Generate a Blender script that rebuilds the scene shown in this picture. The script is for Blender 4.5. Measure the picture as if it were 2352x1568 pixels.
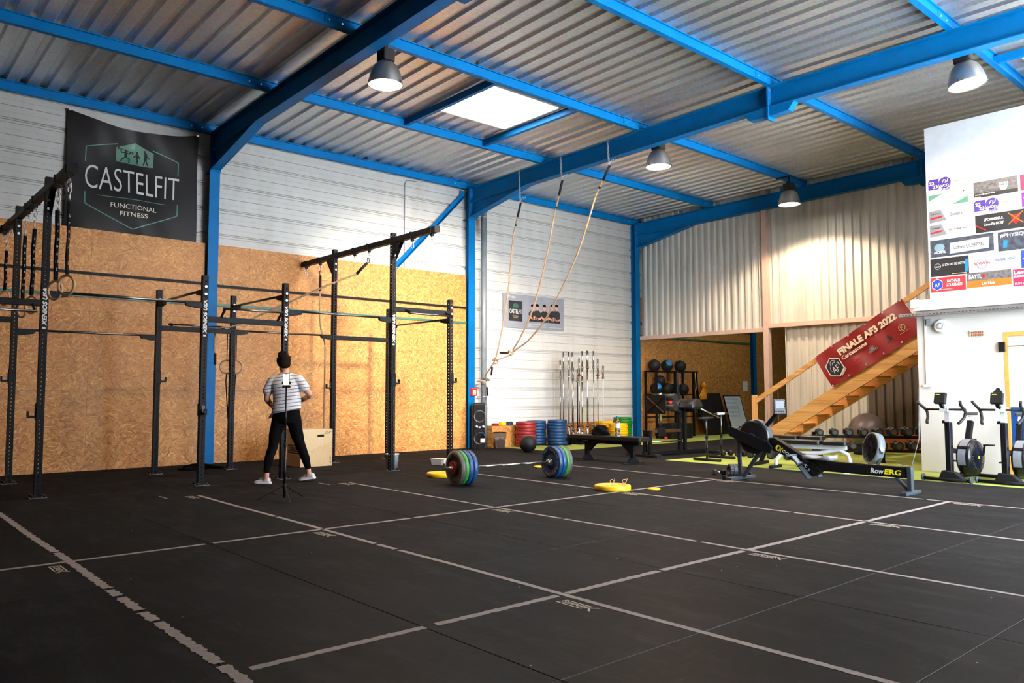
import bpy, bmesh, math, random
from math import sin, cos, pi, radians as R, atan2, sqrt, hypot
from mathutils import Matrix, Vector

for _o in list(bpy.data.objects): bpy.data.objects.remove(_o)
S = bpy.context.scene
COL = S.collection
random.seed(7)

# ---------------------------------------------------------------- camera
CAMX = 13.65
_f = 1798.7; _pitch = .0658; _yaw = .851; _roll = -.0015
cd = bpy.data.cameras.new('camera'); cam = bpy.data.objects.new('camera', cd); COL.objects.link(cam)
cd.sensor_width = 36.0; cd.lens = 36.0 * _f / 2352; cd.clip_start = .05; cd.clip_end = 200
fwd = Vector((-sin(_yaw) * cos(_pitch), cos(_yaw) * cos(_pitch), sin(_pitch)))
rgt = Vector((cos(_yaw), sin(_yaw), 0)); upv = rgt.cross(fwd)
r2 = rgt * cos(_roll) + upv * sin(_roll); u2 = -rgt * sin(_roll) + upv * cos(_roll)
cam.matrix_world = Matrix(((r2.x, u2.x, -fwd.x, CAMX), (r2.y, u2.y, -fwd.y, 0), (r2.z, u2.z, -fwd.z, 1.2), (0, 0, 0, 1)))
S.camera = cam

# ---------------------------------------------------------------- sky, sun, door portal, exposure
W = bpy.data.worlds.new('World'); S.world = W; W.use_nodes = True
wn = W.node_tree.nodes; bg = wn['Background']
bg.inputs[0].default_value = (.76, .87, 1.0, 1); bg.inputs[1].default_value = 17.0
sd = bpy.data.lights.new('sun', 'SUN'); sd.energy = 270; sd.angle = .02; sd.color = (1, .99, .98)
sun = bpy.data.objects.new('sun', sd); COL.objects.link(sun); sun.rotation_euler = (R(38), R(-6), R(0))
DOOR = (6.8, 12.5, 0.0, 5.0)   # y0, y1, z0, z1 of the open roller door in the right wall
pd = bpy.data.lights.new('door_portal', 'AREA'); pd.shape = 'RECTANGLE'; pd.size = DOOR[3] - DOOR[2]; pd.size_y = DOOR[1] - DOOR[0]
pd.cycles.is_portal = True
po = bpy.data.objects.new('door_portal', pd); COL.objects.link(po)
po.location = (14.99, (DOOR[0] + DOOR[1]) / 2, (DOOR[2] + DOOR[3]) / 2); po.rotation_euler = (0, R(90), 0)
vs = S.view_settings
S.display_settings.display_device = 'sRGB'
vs.view_transform = 'Standard'; vs.look = 'None'; vs.gamma = 1; vs.use_curve_mapping = False
vs.exposure = 0.80
cy_ = S.cycles; cy_.max_bounces = 8; cy_.diffuse_bounces = 3; cy_.glossy_bounces = 3; cy_.transmission_bounces = 6; cy_.caustics_reflective = False; cy_.caustics_refractive = False; cy_.sample_clamp_indirect = 8

# ---------------------------------------------------------------- helpers
def V(*a): return Vector(a)
def frame(o, u, v):
    """4x4 with local x along u, y along v, z = u x v, origin o"""
    u = Vector(u).normalized(); v = Vector(v); v = (v - u * v.dot(u)).normalized(); w = u.cross(v)
    return Matrix(((u.x, v.x, w.x, o[0]), (u.y, v.y, w.y, o[1]), (u.z, v.z, w.z, o[2]), (0, 0, 0, 1)))
def T(x, y, z): return Matrix.Translation((x, y, z))
def RZ(a): return Matrix.Rotation(a, 4, 'Z')
def RX(a): return Matrix.Rotation(a, 4, 'X')
def RY(a): return Matrix.Rotation(a, 4, 'Y')
def SC(x, y, z): return Matrix.Diagonal((x, y, z, 1))

class MB:
    def __init__(s, M=None): s.v = []; s.f = []; s.sm = []; s.M = M or Matrix()
    def add(s, vs, fs, smooth=False):
        n = len(s.v); s.v += [s.M @ Vector(p) for p in vs]; s.f += [tuple(n + i for i in f) for f in fs]; s.sm += [smooth] * len(fs); return s
    def box(s, c, d, Mx=None):
        hx, hy, hz = d[0] / 2, d[1] / 2, d[2] / 2
        P = [Vector((c[0] + i * hx, c[1] + j * hy, c[2] + k * hz)) for i in (-1, 1) for j in (-1, 1) for k in (-1, 1)]
        if Mx:
            cc = Vector(c); P = [Mx @ (p - cc) + cc for p in P]
        return s.add(P, [(0, 1, 3, 2), (4, 6, 7, 5), (0, 4, 5, 1), (2, 3, 7, 6), (0, 2, 6, 4), (1, 5, 7, 3)])
    def bb(s, a, b): return s.box([(a[i] + b[i]) / 2 for i in range(3)], [abs(b[i] - a[i]) for i in range(3)])
    def rbox(s, c, d, r=.01, n=3):
        """box with its four vertical (z) edges rounded"""
        P = []
        hx, hy = d[0] / 2, d[1] / 2; r = min(r, hx, hy)
        for q, (sx, sy) in enumerate(((1, 1), (-1, 1), (-1, -1), (1, -1))):
            for k in range(n + 1):
                a = q * pi / 2 + k * pi / 2 / n
                P.append((c[0] + sx * (hx - r) + r * cos(a), c[1] + sy * (hy - r) + r * sin(a)))
        return s.prism(P, c[2] - d[2] / 2, c[2] + d[2] / 2)
    def prism(s, poly, z0, z1, Mx=None, smooth=False):
        n = len(poly); P = [(p[0], p[1], z0) for p in poly] + [(p[0], p[1], z1) for p in poly]
        if Mx: P = [Mx @ Vector(p) for p in P]
        s.add(P, [tuple(range(n - 1, -1, -1)), tuple(range(n, 2 * n))])
        n0 = len(s.v) - 2 * n
        s.f += [(n0 + i, n0 + (i + 1) % n, n0 + n + (i + 1) % n, n0 + n + i) for i in range(n)]; s.sm += [smooth] * n
        return s
    def bar(s, a, b, w, h, up=(0, 0, 1)):
        """rectangular bar from a to b, w across, h along up"""
        a = Vector(a); b = Vector(b); d = (b - a); L = d.length; d.normalize(); up = Vector(up)
        if abs(d.dot(up)) > .99: up = Vector((1, 0, 0))
        x = d.cross(up).normalized(); y = x.cross(d)
        P = [a + x * i * w / 2 + y * j * h / 2 + d * k * L for k in (0, 1) for i, j in ((-1, -1), (1, -1), (1, 1), (-1, 1))]
        return s.add(P, [(3, 2, 1, 0), (4, 5, 6, 7), (0, 1, 5, 4), (1, 2, 6, 5), (2, 3, 7, 6), (3, 0, 4, 7)])
    def cyl(s, a, b, r0, r1=None, n=12, caps=True):
        return s.tube([a, b], [r0, r0 if r1 is None else r1], n, caps)
    def tube(s, path, r, n=8, caps=True, closed=False, flat=None):
        path = [Vector(p) for p in path]; m = len(path); rs = r if isinstance(r, (list, tuple)) else [r] * m
        up = None; P = []
        for i, p in enumerate(path):
            if closed: d = path[(i + 1) % m] - path[i - 1]
            else: d = path[min(i + 1, m - 1)] - path[max(i - 1, 0)]
            if d.length < 1e-9: d = Vector((0, 0, 1))
            d.normalize()
            if up is None: up = Vector((0, 0, 1)) if abs(d.z) < .9 else Vector((0, 1, 0))
            x = d.cross(up)
            if x.length < 1e-6: x = d.orthogonal()
            x.normalize(); y = x.cross(d); up = y
            fx, fy = flat or (1, 1)
            P += [p + (x * cos(2 * pi * k / n) * fx + y * sin(2 * pi * k / n) * fy) * rs[i] for k in range(n)]
        F = []
        for i in range(m if closed else m - 1):
            j = (i + 1) % m
            F += [(i * n + k, i * n + (k + 1) % n, j * n + (k + 1) % n, j * n + k) for k in range(n)]
        s.add(P, F, True)
        if caps and not closed:
            n0 = len(s.v) - m * n
            s.f += [tuple(n0 + k for k in range(n - 1, -1, -1)), tuple(n0 + (m - 1) * n + k for k in range(n))]; s.sm += [False, False]
        return s
    def lathe(s, prof, n=24, Mx=None, a0=0, a1=2 * pi, smooth=True):
        """revolve (r, z) profile about z"""
        full = abs(a1 - a0 - 2 * pi) < 1e-6; cnt = n if full else n + 1
        P = [Vector((r * cos(a0 + (a1 - a0) * k / n), r * sin(a0 + (a1 - a0) * k / n), z)) for r, z in prof for k in range(cnt)]
        if Mx: P = [Mx @ p for p in P]
        F = []
        for i in range(len(prof) - 1):
            for k in range(n):
                k2 = (k + 1) % cnt
                F.append((i * cnt + k, i * cnt + k2, (i + 1) * cnt + k2, (i + 1) * cnt + k))
        return s.add(P, F, smooth)
    def sphere(s, c, r, n=16, Mx=None, sc=(1, 1, 1)):
        prof = [(max(sin(pi * i / (n // 2)), 0) * 1, -cos(pi * i / (n // 2))) for i in range(n // 2 + 1)]
        M2 = T(*c) @ (Mx or Matrix()) @ SC(r * sc[0], r * sc[1], r * sc[2])
        return s.lathe(prof, n, M2)
    def torus(s, c, R0, r, Mx=None, n=24, m=8):
        M2 = T(*c) @ (Mx or Matrix())
        return s.tube([M2 @ Vector((R0 * cos(2 * pi * k / n), R0 * sin(2 * pi * k / n), 0)) for k in range(n)], r, m, closed=True)
    def mesh(s, name):
        me = bpy.data.meshes.new(name); me.from_pydata([tuple(p) for p in s.v], [], s.f)
        me.polygons.foreach_set('use_smooth', s.sm)
        bm = bmesh.new(); bm.from_mesh(me); bmesh.ops.remove_doubles(bm, verts=bm.verts, dist=1e-5)
        bmesh.ops.recalc_face_normals(bm, faces=bm.faces); bm.to_mesh(me); bm.free(); me.update()
        return me
    def build(s, name, mat, parent=None, bev=0, world=False, **kw):
        if world and parent:
            p = parent; off = Vector((0, 0, 0))
            while p is not None: off += p.location; p = p.parent
            s.v = [q - off for q in s.v]
        return obj(name, s.mesh(name), mat, parent, bev, **kw)

STUFF = {'bolt', 'bolts', 'holes', 'lettering', 'stencil_mark', 'chain', 'numerals', 'litter', 'print'}
def obj(name, me, mat, parent=None, bev=0, loc=None, **kw):
    o = bpy.data.objects.new(name, me); COL.objects.link(o)
    if name in STUFF: o['kind'] = 'stuff'
    if mat is not None:
        me.materials.clear(); me.materials.append(M[mat] if isinstance(mat, str) else mat)
    if parent: o.parent = parent
    if loc: o.location = loc
    if bev:
        b = o.modifiers.new('bevel', 'BEVEL'); b.width = bev; b.segments = 2; b.limit_method = 'ANGLE'; b.angle_limit = R(40)
        b.harden_normals = False
    if kw: tag(o, **kw)
    return o
def tag(o, label=None, cat=None, group=None, kind=None):
    if label: o['label'] = label
    if cat: o['category'] = cat
    if group: o['group'] = group
    if kind: o['kind'] = kind
    return o
def thing(name, label, cat, loc=(0, 0, 0), rz=0, group=None, kind=None):
    o = bpy.data.objects.new(name, None); COL.objects.link(o); o.location = loc; o.rotation_euler = (0, 0, rz)
    o.empty_display_size = .1
    return tag(o, label, cat, group, kind)
def dup(root, loc=None, rz=None, label=None, group=None):
    def cp(o, par):
        c = o.copy(); COL.objects.link(c)
        if par: c.parent = par
        for ch in KIDS.get(o.name, None) or [x for x in o.children]: cp(ch, c)
        return c
    r = cp(root, None)
    if loc is not None: r.location = loc
    if rz is not None: r.rotation_euler = (0, 0, rz)
    if label: r['label'] = label
    if group: r['group'] = group
    return r
KIDS = {}
_txt = {}
def text_mesh(txt, bold=0.0, shear=0.0, spacing=1.0):
    key = (txt, bold, shear, spacing)
    if key not in _txt:
        cu = bpy.data.curves.new('lettering', 'FONT'); cu.body = txt; cu.resolution_u = 4; cu.extrude = 0; cu.offset = bold; cu.shear = shear; cu.space_character = spacing
        ob = bpy.data.objects.new('tmp_text', cu); COL.objects.link(ob)
        me = bpy.data.meshes.new_from_object(ob); bpy.data.objects.remove(ob); bpy.data.curves.remove(cu)
        P = [v.co.copy() for v in me.vertices]; F = [tuple(p.vertices) for p in me.polygons]; bpy.data.meshes.remove(me)
        x0 = min(p.x for p in P); x1 = max(p.x for p in P); y0 = min(p.y for p in P); y1 = max(p.y for p in P)
        _txt[key] = ([((p.x - x0) / (x1 - x0), (p.y - y0) / (y1 - y0)) for p in P], F)
    return _txt[key]
def put_text(mb, txt, Mx, w, h, bold=0.0, shear=0.0, spacing=1.0, th=.0012, fn=None):
    """lettering in the local xy plane of Mx, lower left corner at the origin, raised by th"""
    P, F = text_mesh(txt, bold, shear, spacing)
    Q = []
    for x, y in P:
        q = Vector((x * w, y * h, th))
        if fn: q = fn(q)
        Q.append(Mx @ q)
    mb.add(Q, F); return mb
def flat(mb, poly, Mx, th=.001):
    mb.add([Mx @ Vector((p[0], p[1], th)) for p in poly], [tuple(range(len(poly)))]); return mb
def ring_poly(mb, poly, inner, Mx, th=.001):
    n = len(poly); P = [Mx @ Vector((p[0], p[1], th)) for p in poly] + [Mx @ Vector((p[0], p[1], th)) for p in inner]
    mb.add(P, [(i, (i + 1) % n, n + (i + 1) % n, n + i) for i in range(n)]); return mb
def stroke(mb, pts, w, Mx, th=.001, closed=False):
    """flat line of width w through 2D pts"""
    n = len(pts)
    for i in range(n if closed else n - 1):
        a = Vector(pts[i]); b = Vector(pts[(i + 1) % n]); d = (b - a)
        if d.length < 1e-9: continue
        d.normalize(); q = Vector((-d.y, d.x)) * w / 2; e = d * w * .35
        flat(mb, [a - e - q, b + e - q, b + e + q, a - e + q], Mx, th)
    return mb
def disc(mb, c, r, Mx, th=.001, n=20, sy=1):
    flat(mb, [(c[0] + r * cos(2 * pi * k / n), c[1] + r * sy * sin(2 * pi * k / n)) for k in range(n)], Mx, th); return mb

# ---------------------------------------------------------------- materials
M = {}
class NT:
    def __init__(s, name):
        s.m = bpy.data.materials.new(name); s.m.use_nodes = True; s.t = s.m.node_tree; s.n = s.t.nodes; s.b = s.n['Principled BSDF']; M[name] = s.m
    def node(s, ty, **kw):
        n = s.n.new(ty)
        for k, v in kw.items():
            if k.startswith('i_'):
                key = k[2:].replace('_', ' ')
                n.inputs[int(key) if key.isdigit() else key].default_value = v
            else: setattr(n, k, v)
        return n
    def link(s, a, b): s.t.links.new(a, b)
    def coords(s, sc=(1, 1, 1), rot=(0, 0, 0), kind='Object'):
        tc = s.node('ShaderNodeTexCoord'); mp = s.node('ShaderNodeMapping'); mp.inputs['Scale'].default_value = sc; mp.inputs['Rotation'].default_value = rot
        s.link(tc.outputs[kind], mp.inputs['Vector']); return mp.outputs['Vector']
    def wcoords(s, sc=(1, 1, 1), rot=(0, 0, 0)):
        g = s.node('ShaderNodeNewGeometry'); mp = s.node('ShaderNodeMapping'); mp.inputs['Scale'].default_value = sc; mp.inputs['Rotation'].default_value = rot
        s.link(g.outputs['Position'], mp.inputs['Vector']); return mp.outputs['Vector']
    def noise(s, vec, scale=5, detail=3, rough=.5):
        n = s.node('ShaderNodeTexNoise'); n.inputs['Scale'].default_value = scale; n.inputs['Detail'].default_value = detail; n.inputs['Roughness'].default_value = rough
        s.link(vec, n.inputs['Vector']); return n.outputs['Fac']
    def ramp(s, fac, stops, interp='LINEAR'):
        r = s.node('ShaderNodeValToRGB'); e = r.color_ramp.elements; r.color_ramp.interpolation = interp
        while len(e) < len(stops): e.new(.5)
        for i, (p, c) in enumerate(stops):
            e[i].position = p; e[i].color = (c, c, c, 1) if isinstance(c, (int, float)) else (*c, 1)
        s.link(fac, r.inputs['Fac']); return r.outputs['Color']
    def mix(s, fac, a, b, mode='MIX'):
        n = s.node('ShaderNodeMix', data_type='RGBA', blend_type=mode)
        for i, x in ((0, fac), (6, a), (7, b)):
            if hasattr(x, 'links') or hasattr(x, 'is_linked'): s.link(x, n.inputs[i])
            else: n.inputs[i].default_value = x if isinstance(x, float) else ((*x, 1) if i else x)
        return n.outputs[2]
    def bump(s, h, strength=.3, dist=.002):
        b = s.node('ShaderNodeBump'); b.inputs['Strength'].default_value = strength; b.inputs['Distance'].default_value = dist
        s.link(h, b.inputs['Height']); s.link(b.outputs['Normal'], s.b.inputs['Normal'])
    def base(s, c):
        if isinstance(c, tuple): s.b.inputs['Base Color'].default_value = (*c, 1)
        else: s.link(c, s.b.inputs['Base Color'])
    def rough(s, c):
        if isinstance(c, (int, float)): s.b.inputs['Roughness'].default_value = c
        else: s.link(c, s.b.inputs['Roughness'])

def srgb(r, g, b):
    f = lambda c: (c / 255 / 12.92) if c <= 10.3 else ((c / 255 + .055) / 1.055) ** 2.4
    return (f(r), f(g), f(b))
def simple(name, c, rough=.5, metal=0, var=.12, nscale=6, spec=.5, bump=0):
    t = NT(name); v = t.coords(); f = t.noise(v, nscale, 2)
    d = tuple(x * (1 - var) for x in c); l = tuple(min(x * (1 + var), 1) for x in c)
    t.base(t.ramp(f, [(.3, d), (.7, l)])); t.rough(rough); t.b.inputs['Metallic'].default_value = metal
    t.b.inputs['Specular IOR Level'].default_value = spec
    if bump: t.bump(t.noise(v, nscale * 30, 2), bump, .001)
    return t
def emit(name, c, s):
    t = NT(name); t.base((.8, .8, .8)); t.b.inputs['Emission Color'].default_value = (*c, 1); t.b.inputs['Emission Strength'].default_value = s; return t

simple('blue_steel', srgb(0, 88, 144), .45, var=.10, nscale=3, spec=.10)
simple('black_steel', (.0075, .0075, .0085), .5, var=.25, nscale=20, spec=.10)
simple('black_gloss', (.006, .006, .007), .25, var=.2, spec=.35)
simple('black_matte', (.006, .006, .006), .7, var=.3, spec=.25)
simple('black_rubber', (.008, .008, .008), .55, var=.3, nscale=12, spec=.3)
simple('black_fabric', (.004, .004, .0045), .9, var=.3, nscale=30, spec=.08)
simple('vinyl', (.012, .011, .0105), .4, var=.2, nscale=15, spec=.35)
simple('dark_grey', (.05, .052, .056), .5)
simple('slate', (.028, .040, .050), .45)
simple('grey_paint', srgb(112, 120, 126), .4)
simple('grey_plastic', srgb(122, 124, 130), .45)
simple('chrome', (.62, .60, .58), .18, metal=1, var=.08, nscale=40)
simple('steel', (.42, .41, .40), .33, metal=1, var=.12, nscale=30)
simple('dark_chrome', (.16, .155, .15), .28, metal=1, var=.1, nscale=30)
simple('zinc', (.55, .56, .58), .38, metal=.9, var=.15, nscale=20)
simple('white_paint', (.62, .585, .54), .55, var=.03, nscale=2)
simple('white_gloss', (.78, .80, .80), .3, var=.04)
simple('white_plastic', (.75, .75, .74), .4, var=.05)
simple('off_white', srgb(232, 220, 200), .5, var=.04, nscale=2)
simple('white_ink', (.75, .74, .72), .6, var=.04)
simple('red_plate', srgb(140, 34, 34), .5, var=.12)
simple('blue_plate', srgb(14, 60, 104), .45, var=.12)
simple('yellow_plate', srgb(250, 190, 0), .45, var=.06)
simple('green_plate', srgb(14, 116, 30), .45, var=.12)
simple('bright_green_plate', srgb(44, 122, 42), .45, var=.1)
simple('grey_plate', srgb(72, 66, 60), .5, var=.1)
simple('pale_rim', srgb(170, 165, 155), .5)
simple('red_plastic', srgb(205, 35, 28), .35, var=.04)
simple('red_banner', srgb(140, 26, 30), .42, var=.08, nscale=3)
simple('navy', srgb(20, 22, 52), .5, var=.05)
simple('cream_ink', srgb(232, 222, 200), .55, var=.03)
simple('teal_ink', srgb(120, 150, 160), .55)
simple('gold_ink', srgb(214, 180, 130), .5)
simple('banner_green', srgb(44, 92, 74), .5, var=.05)
simple('banner_green_light', srgb(70, 128, 108), .5, var=.05)
simple('yellow_ink', srgb(240, 225, 20), .5, var=.02)
simple('gold_silicone', srgb(225, 150, 20), .5)
simple('light_blue', srgb(20, 120, 185), .5)
simple('skin', srgb(206, 150, 122), .55, var=.06, nscale=10)
simple('hair', (.0075, .0038, .0025), .7, var=.5, nscale=60, spec=.06)
simple('leggings', (.0015, .0015, .0015), .85, var=.2, spec=.08)
simple('shoe_fabric', srgb(196, 202, 204), .6, var=.1, nscale=60)
simple('shoe_teal', srgb(96, 160, 180), .55)
simple('shoe_sole', srgb(225, 215, 212), .5)
simple('ring_wood', srgb(196, 160, 122), .5, var=.15, nscale=20)
simple('plum_gel', srgb(98, 86, 82), .36, var=.04)
simple('stair_shade_sheet', srgb(98, 88, 80), .4, metal=.3, var=.1, nscale=2)
simple('orange_board', srgb(176, 98, 36), .5, var=.1)
simple('beige_post', srgb(196, 172, 160), .5, var=.05)
simple('blue_door', srgb(0, 56, 120), .5, var=.06)
simple('door_wood', srgb(214, 148, 74), .45, var=.12, nscale=12)
simple('paper', srgb(215, 218, 225), .8, var=.02)
simple('whiteboard', srgb(196, 206, 214), .35, var=.06, nscale=2)
simple('copper_brown', srgb(120, 66, 40), .55)
simple('tape', srgb(138, 127, 122), .75, var=.14, nscale=25)
simple('logo_ink', srgb(178, 166, 146), .7, var=.15, nscale=40)
simple('navy_panel', srgb(60, 40, 120), .5, var=.05)
simple('magenta_panel', srgb(215, 40, 80), .5, var=.05)
simple('purple_panel', srgb(110, 30, 140), .5)
simple('orange_panel', srgb(235, 110, 40), .5, var=.05)
simple('red_panel', srgb(220, 50, 56), .5, var=.05)
simple('black_panel', srgb(28, 28, 30), .5, var=.3, nscale=4)
simple('photo_grey', srgb(86, 84, 84), .5, var=.5, nscale=22)
simple('photo_dark', srgb(52, 58, 68), .5, var=.6, nscale=14)
simple('blue_panel', srgb(30, 60, 150), .5)
simple('poster_grey', srgb(142, 144, 152), .5, var=.08, nscale=3)
simple('green_leaf', srgb(70, 120, 96), .6)
simple('terracotta', srgb(196, 90, 60), .6)

t = NT('water'); t.base((.96, .98, 1)); t.rough(.03); t.b.inputs['Transmission Weight'].default_value = 1.0; t.b.inputs['IOR'].default_value = 1.2
v = t.coords(); t.bump(t.noise(v, 30, 2), .3, .003)
t = NT('smoke_plastic'); t.base((.10, .07, .06)); t.rough(.25); t.b.inputs['Alpha'].default_value = .62
emit('lamp_glow', (1.0, .90, .78), 30)
emit('sky_pane', (.93, .97, 1.0), 14)
emit('screen', (1.0, .94, .84), .6)
t = NT('speaker_cone'); t.base((.03, .03, .028)); t.rough(.3)

# spun aluminium lamp shade
t = NT('aluminium'); v = t.coords((1, 1, 1)); t.base(t.ramp(t.noise(v, 9, 3), [(.3, (.36, .34, .33)), (.7, (.46, .44, .42))])); t.rough(.36); t.b.inputs['Metallic'].default_value = .85

# galvanised roof sheet with spangle
t = NT('galvanised'); v = t.wcoords()
vo = t.node('ShaderNodeTexVoronoi'); vo.inputs['Scale'].default_value = 38; t.link(v, vo.inputs['Vector'])
big = t.noise(t.wcoords((.25, 1.3, 1)), 1.6, 4)
c = t.ramp(big, [(.25, (.47, .50, .52)), (.75, (.66, .69, .71))])
c = t.mix(.35, c, vo.outputs['Color'], 'SOFT_LIGHT')
t.base(c); t.b.inputs['Metallic'].default_value = .62
t.rough(t.ramp(t.noise(v, 14, 3), [(.3, .28), (.7, .42)]))

# white steel siding with rain stains
t = NT('siding'); v = t.wcoords((1, 1.2, .12)); st = t.noise(v, 2.2, 5, .6); g = t.noise(t.wcoords(), 5, 4)
c = t.ramp(st, [(.25, srgb(200, 197, 190)), (.5, srgb(216, 214, 209)), (.8, srgb(222, 220, 215))])
c = t.mix(.12, c, t.ramp(g, [(.4, srgb(190, 184, 172)), (.7, srgb(226, 224, 220))]))
t.base(c); t.rough(.45)
t = NT('wall_sheet'); v = t.wcoords((1, 1, .2)); c = t.ramp(t.noise(v, 3, 4), [(.3, srgb(180, 182, 178)), (.7, srgb(206, 206, 200))]); t.base(c); t.rough(.42)

# oriented strand board
def osb(name, tint=(1, 1, 1)):
    t = NT(name); base = t.wcoords()
    nz = t.node('ShaderNodeTexNoise'); nz.inputs['Scale'].default_value = 3.0; nz.inputs['Detail'].default_value = 2; t.link(base, nz.inputs['Vector'])
    warp = t.node('ShaderNodeVectorMath', operation='MULTIPLY_ADD'); t.link(nz.outputs['Color'], warp.inputs[0]); warp.inputs[1].default_value = (.05, .05, .05); t.link(base, warp.inputs[2])
    layers = []
    for k in range(3):
        m0 = t.node('ShaderNodeMapping'); m0.inputs['Location'].default_value = (0, k * 1.73 + .4, k * 2.31); t.link(warp.outputs[0], m0.inputs['Vector'])
        fl = t.node('ShaderNodeVectorMath', operation='MULTIPLY'); t.link(m0.outputs['Vector'], fl.inputs[0]); fl.inputs[1].default_value = (0, 1, 1)
        vc = t.node('ShaderNodeTexVoronoi'); vc.inputs['Scale'].default_value = 6.5 + k * .9; t.link(fl.outputs[0], vc.inputs['Vector'])
        sp = t.node('ShaderNodeSeparateColor'); t.link(vc.outputs['Color'], sp.inputs[0])
        an = t.node('ShaderNodeMath', operation='MULTIPLY_ADD'); t.link(sp.outputs[2], an.inputs[0]); an.inputs[1].default_value = 2.6; an.inputs[2].default_value = -1.3
        vr = t.node('ShaderNodeVectorRotate', rotation_type='X_AXIS'); t.link(fl.outputs[0], vr.inputs['Vector']); t.link(an.outputs[0], vr.inputs['Angle'])
        mp = t.node('ShaderNodeMapping'); mp.inputs['Scale'].default_value = (1, 11, 64); t.link(vr.outputs['Vector'], mp.inputs['Vector'])
        vo = t.node('ShaderNodeTexVoronoi'); vo.inputs['Scale'].default_value = 1.0; t.link(mp.outputs['Vector'], vo.inputs['Vector'])
        layers.append(vo.outputs['Color'])
    def ch(col, i):
        sp = t.node('ShaderNodeSeparateColor'); t.link(col, sp.inputs[0]); return sp.outputs[i]
    stops = [(.0, (.26, .115, .034)), (.25, (.40, .19, .058)), (.6, (.50, .26, .088)), (.88, (.58, .33, .125)), (1, (.72, .46, .20))]
    stops = [(p, tuple(a * b for a, b in zip(c_, (.98, .80, .53)))) for p, c_ in stops]
    cur = t.ramp(ch(layers[0], 0), stops)
    for l in layers[1:]:
        mk = t.ramp(ch(l, 1), [(.52, 0.0), (.56, 1.0)])
        cur = t.mix(mk, cur, t.ramp(ch(l, 0), stops))
    fine = t.noise(t.wcoords((1, 14, 60)), 3, 3)
    cur = t.mix(.35, cur, t.ramp(fine, [(.3, .35), (.7, .75)]), 'SOFT_LIGHT')
    blot = t.noise(t.wcoords(), 1.1, 3)
    cur = t.mix(.30, cur, t.ramp(blot, [(.3, .28), (.7, .70)]), 'SOFT_LIGHT')
    t.base(cur); t.rough(.55)
osb('osb'); 

# light solid wood (stairs, jump box) with lamellas
def wood(name, c1, c2, ax=(1, 1, 1), plank=(1.2, 30, 30)):
    t = NT(name); v = t.coords(ax); mp = t.coords(plank)
    vo = t.node('ShaderNodeTexVoronoi'); vo.inputs['Scale'].default_value = 1; t.link(mp, vo.inputs['Vector'])
    c = t.ramp(vo.outputs['Color'], [(.2, c1), (.8, c2)])
    g = t.noise(v, 4, 5, .6); c = t.mix(.35, c, t.ramp(g, [(.35, .33), (.65, .68)]), 'SOFT_LIGHT'); t.base(c); t.rough(.42)
wood('stair_wood', srgb(196, 144, 84), srgb(222, 172, 108), (2, 30, 30), (1.6, 1, 24))
wood('ply', srgb(204, 172, 124), srgb(218, 188, 142), (20, 20, 3), (.5, .5, 2))
wood('newel_wood', srgb(206, 152, 92), srgb(220, 168, 104), (20, 20, 2), (4, 4, .6))

# rubber mats: black with pale crumbs, scuffs and traffic smudges
t = NT('rubber_mat'); v = t.wcoords()
oi = t.node('ShaderNodeObjectInfo'); dust = t.ramp(t.noise(t.wcoords((.7, 2.0, 1)), 2.4, 4, .72), [(.50, 0.0), (.80, .75)]); dust2 = t.ramp(t.noise(t.wcoords((6, 1, 1)), 5, 3, .7), [(.56, 0.0), (.80, .8)])
sm = t.noise(t.wcoords((.8, 1.1, 1)), 1.5, 3, .6); fn = t.noise(t.wcoords((1, 4, 1)), 7, 3, .65)
c = t.ramp(sm, [(.25, (.0072, .0067, .0068)), (.75, (.0132, .0124, .0126))])
c = t.mix(.4, c, t.ramp(fn, [(.25, .3), (.8, .7)]), 'SOFT_LIGHT')
c = t.mix(.5, c, t.ramp(oi.outputs['Random'], [(0, .32), (1, .62)]), 'SOFT_LIGHT')
c = t.mix(dust, c, (.030, .028, .028)); c = t.mix(dust2, c, (.022, .021, .022))
vo = t.node('ShaderNodeTexVoronoi'); vo.inputs['Scale'].default_value = 5.5; t.link(v, vo.inputs['Vector'])
vo2 = t.node('ShaderNodeSeparateColor'); t.link(vo.outputs['Color'], vo2.inputs[0])
dot = t.ramp(vo.outputs['Distance'], [(.018, 1.0), (.03, 0.0)]); pick = t.ramp(vo2.outputs[0], [(.66, 0.0), (.68, 1.0)])
dm = t.node('ShaderNodeMath', operation='MULTIPLY'); t.link(dot, dm.inputs[0]); t.link(pick, dm.inputs[1])
c = t.mix(dm.outputs[0], c, (.42, .40, .36)); t.base(c)
t.rough(.5); t.b.inputs['Specular IOR Level'].default_value = 0.0
gl = t.node('ShaderNodeBsdfGlossy'); gl.inputs['Roughness'].default_value = .5; mxs = t.node('ShaderNodeMixShader'); mxs.inputs[0].default_value = .028; out = t.n['Material Output']
t.link(t.b.outputs[0], mxs.inputs[1]); t.link(gl.outputs[0], mxs.inputs[2]); t.link(mxs.outputs[0], out.inputs['Surface'])
t = NT('turf'); v = t.wcoords(); c = t.ramp(t.noise(v, 90, 3, .7), [(.3, srgb(118, 132, 40)), (.7, srgb(176, 190, 86))]); c = t.mix(.25, c, t.ramp(t.noise(v, .9, 2), [(.4, srgb(130, 140, 50)), (.7, srgb(190, 200, 110))])); t.base(c); t.rough(.85); t.bump(t.noise(v, 220, 2), .6, .006)
t = NT('concrete'); v = t.wcoords(); t.base(t.ramp(t.noise(v, 2, 5), [(.3, (.35, .365, .38)), (.7, (.44, .455, .47))])); t.rough(.8)
t = NT('banner_black'); v = t.coords(); t.base(t.ramp(t.noise(v, 2, 3), [(.3, (.008, .0073, .0076)), (.7, (.013, .0118, .0122))])); t.rough(.42); t.b.inputs['Specular IOR Level'].default_value = .10
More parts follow.
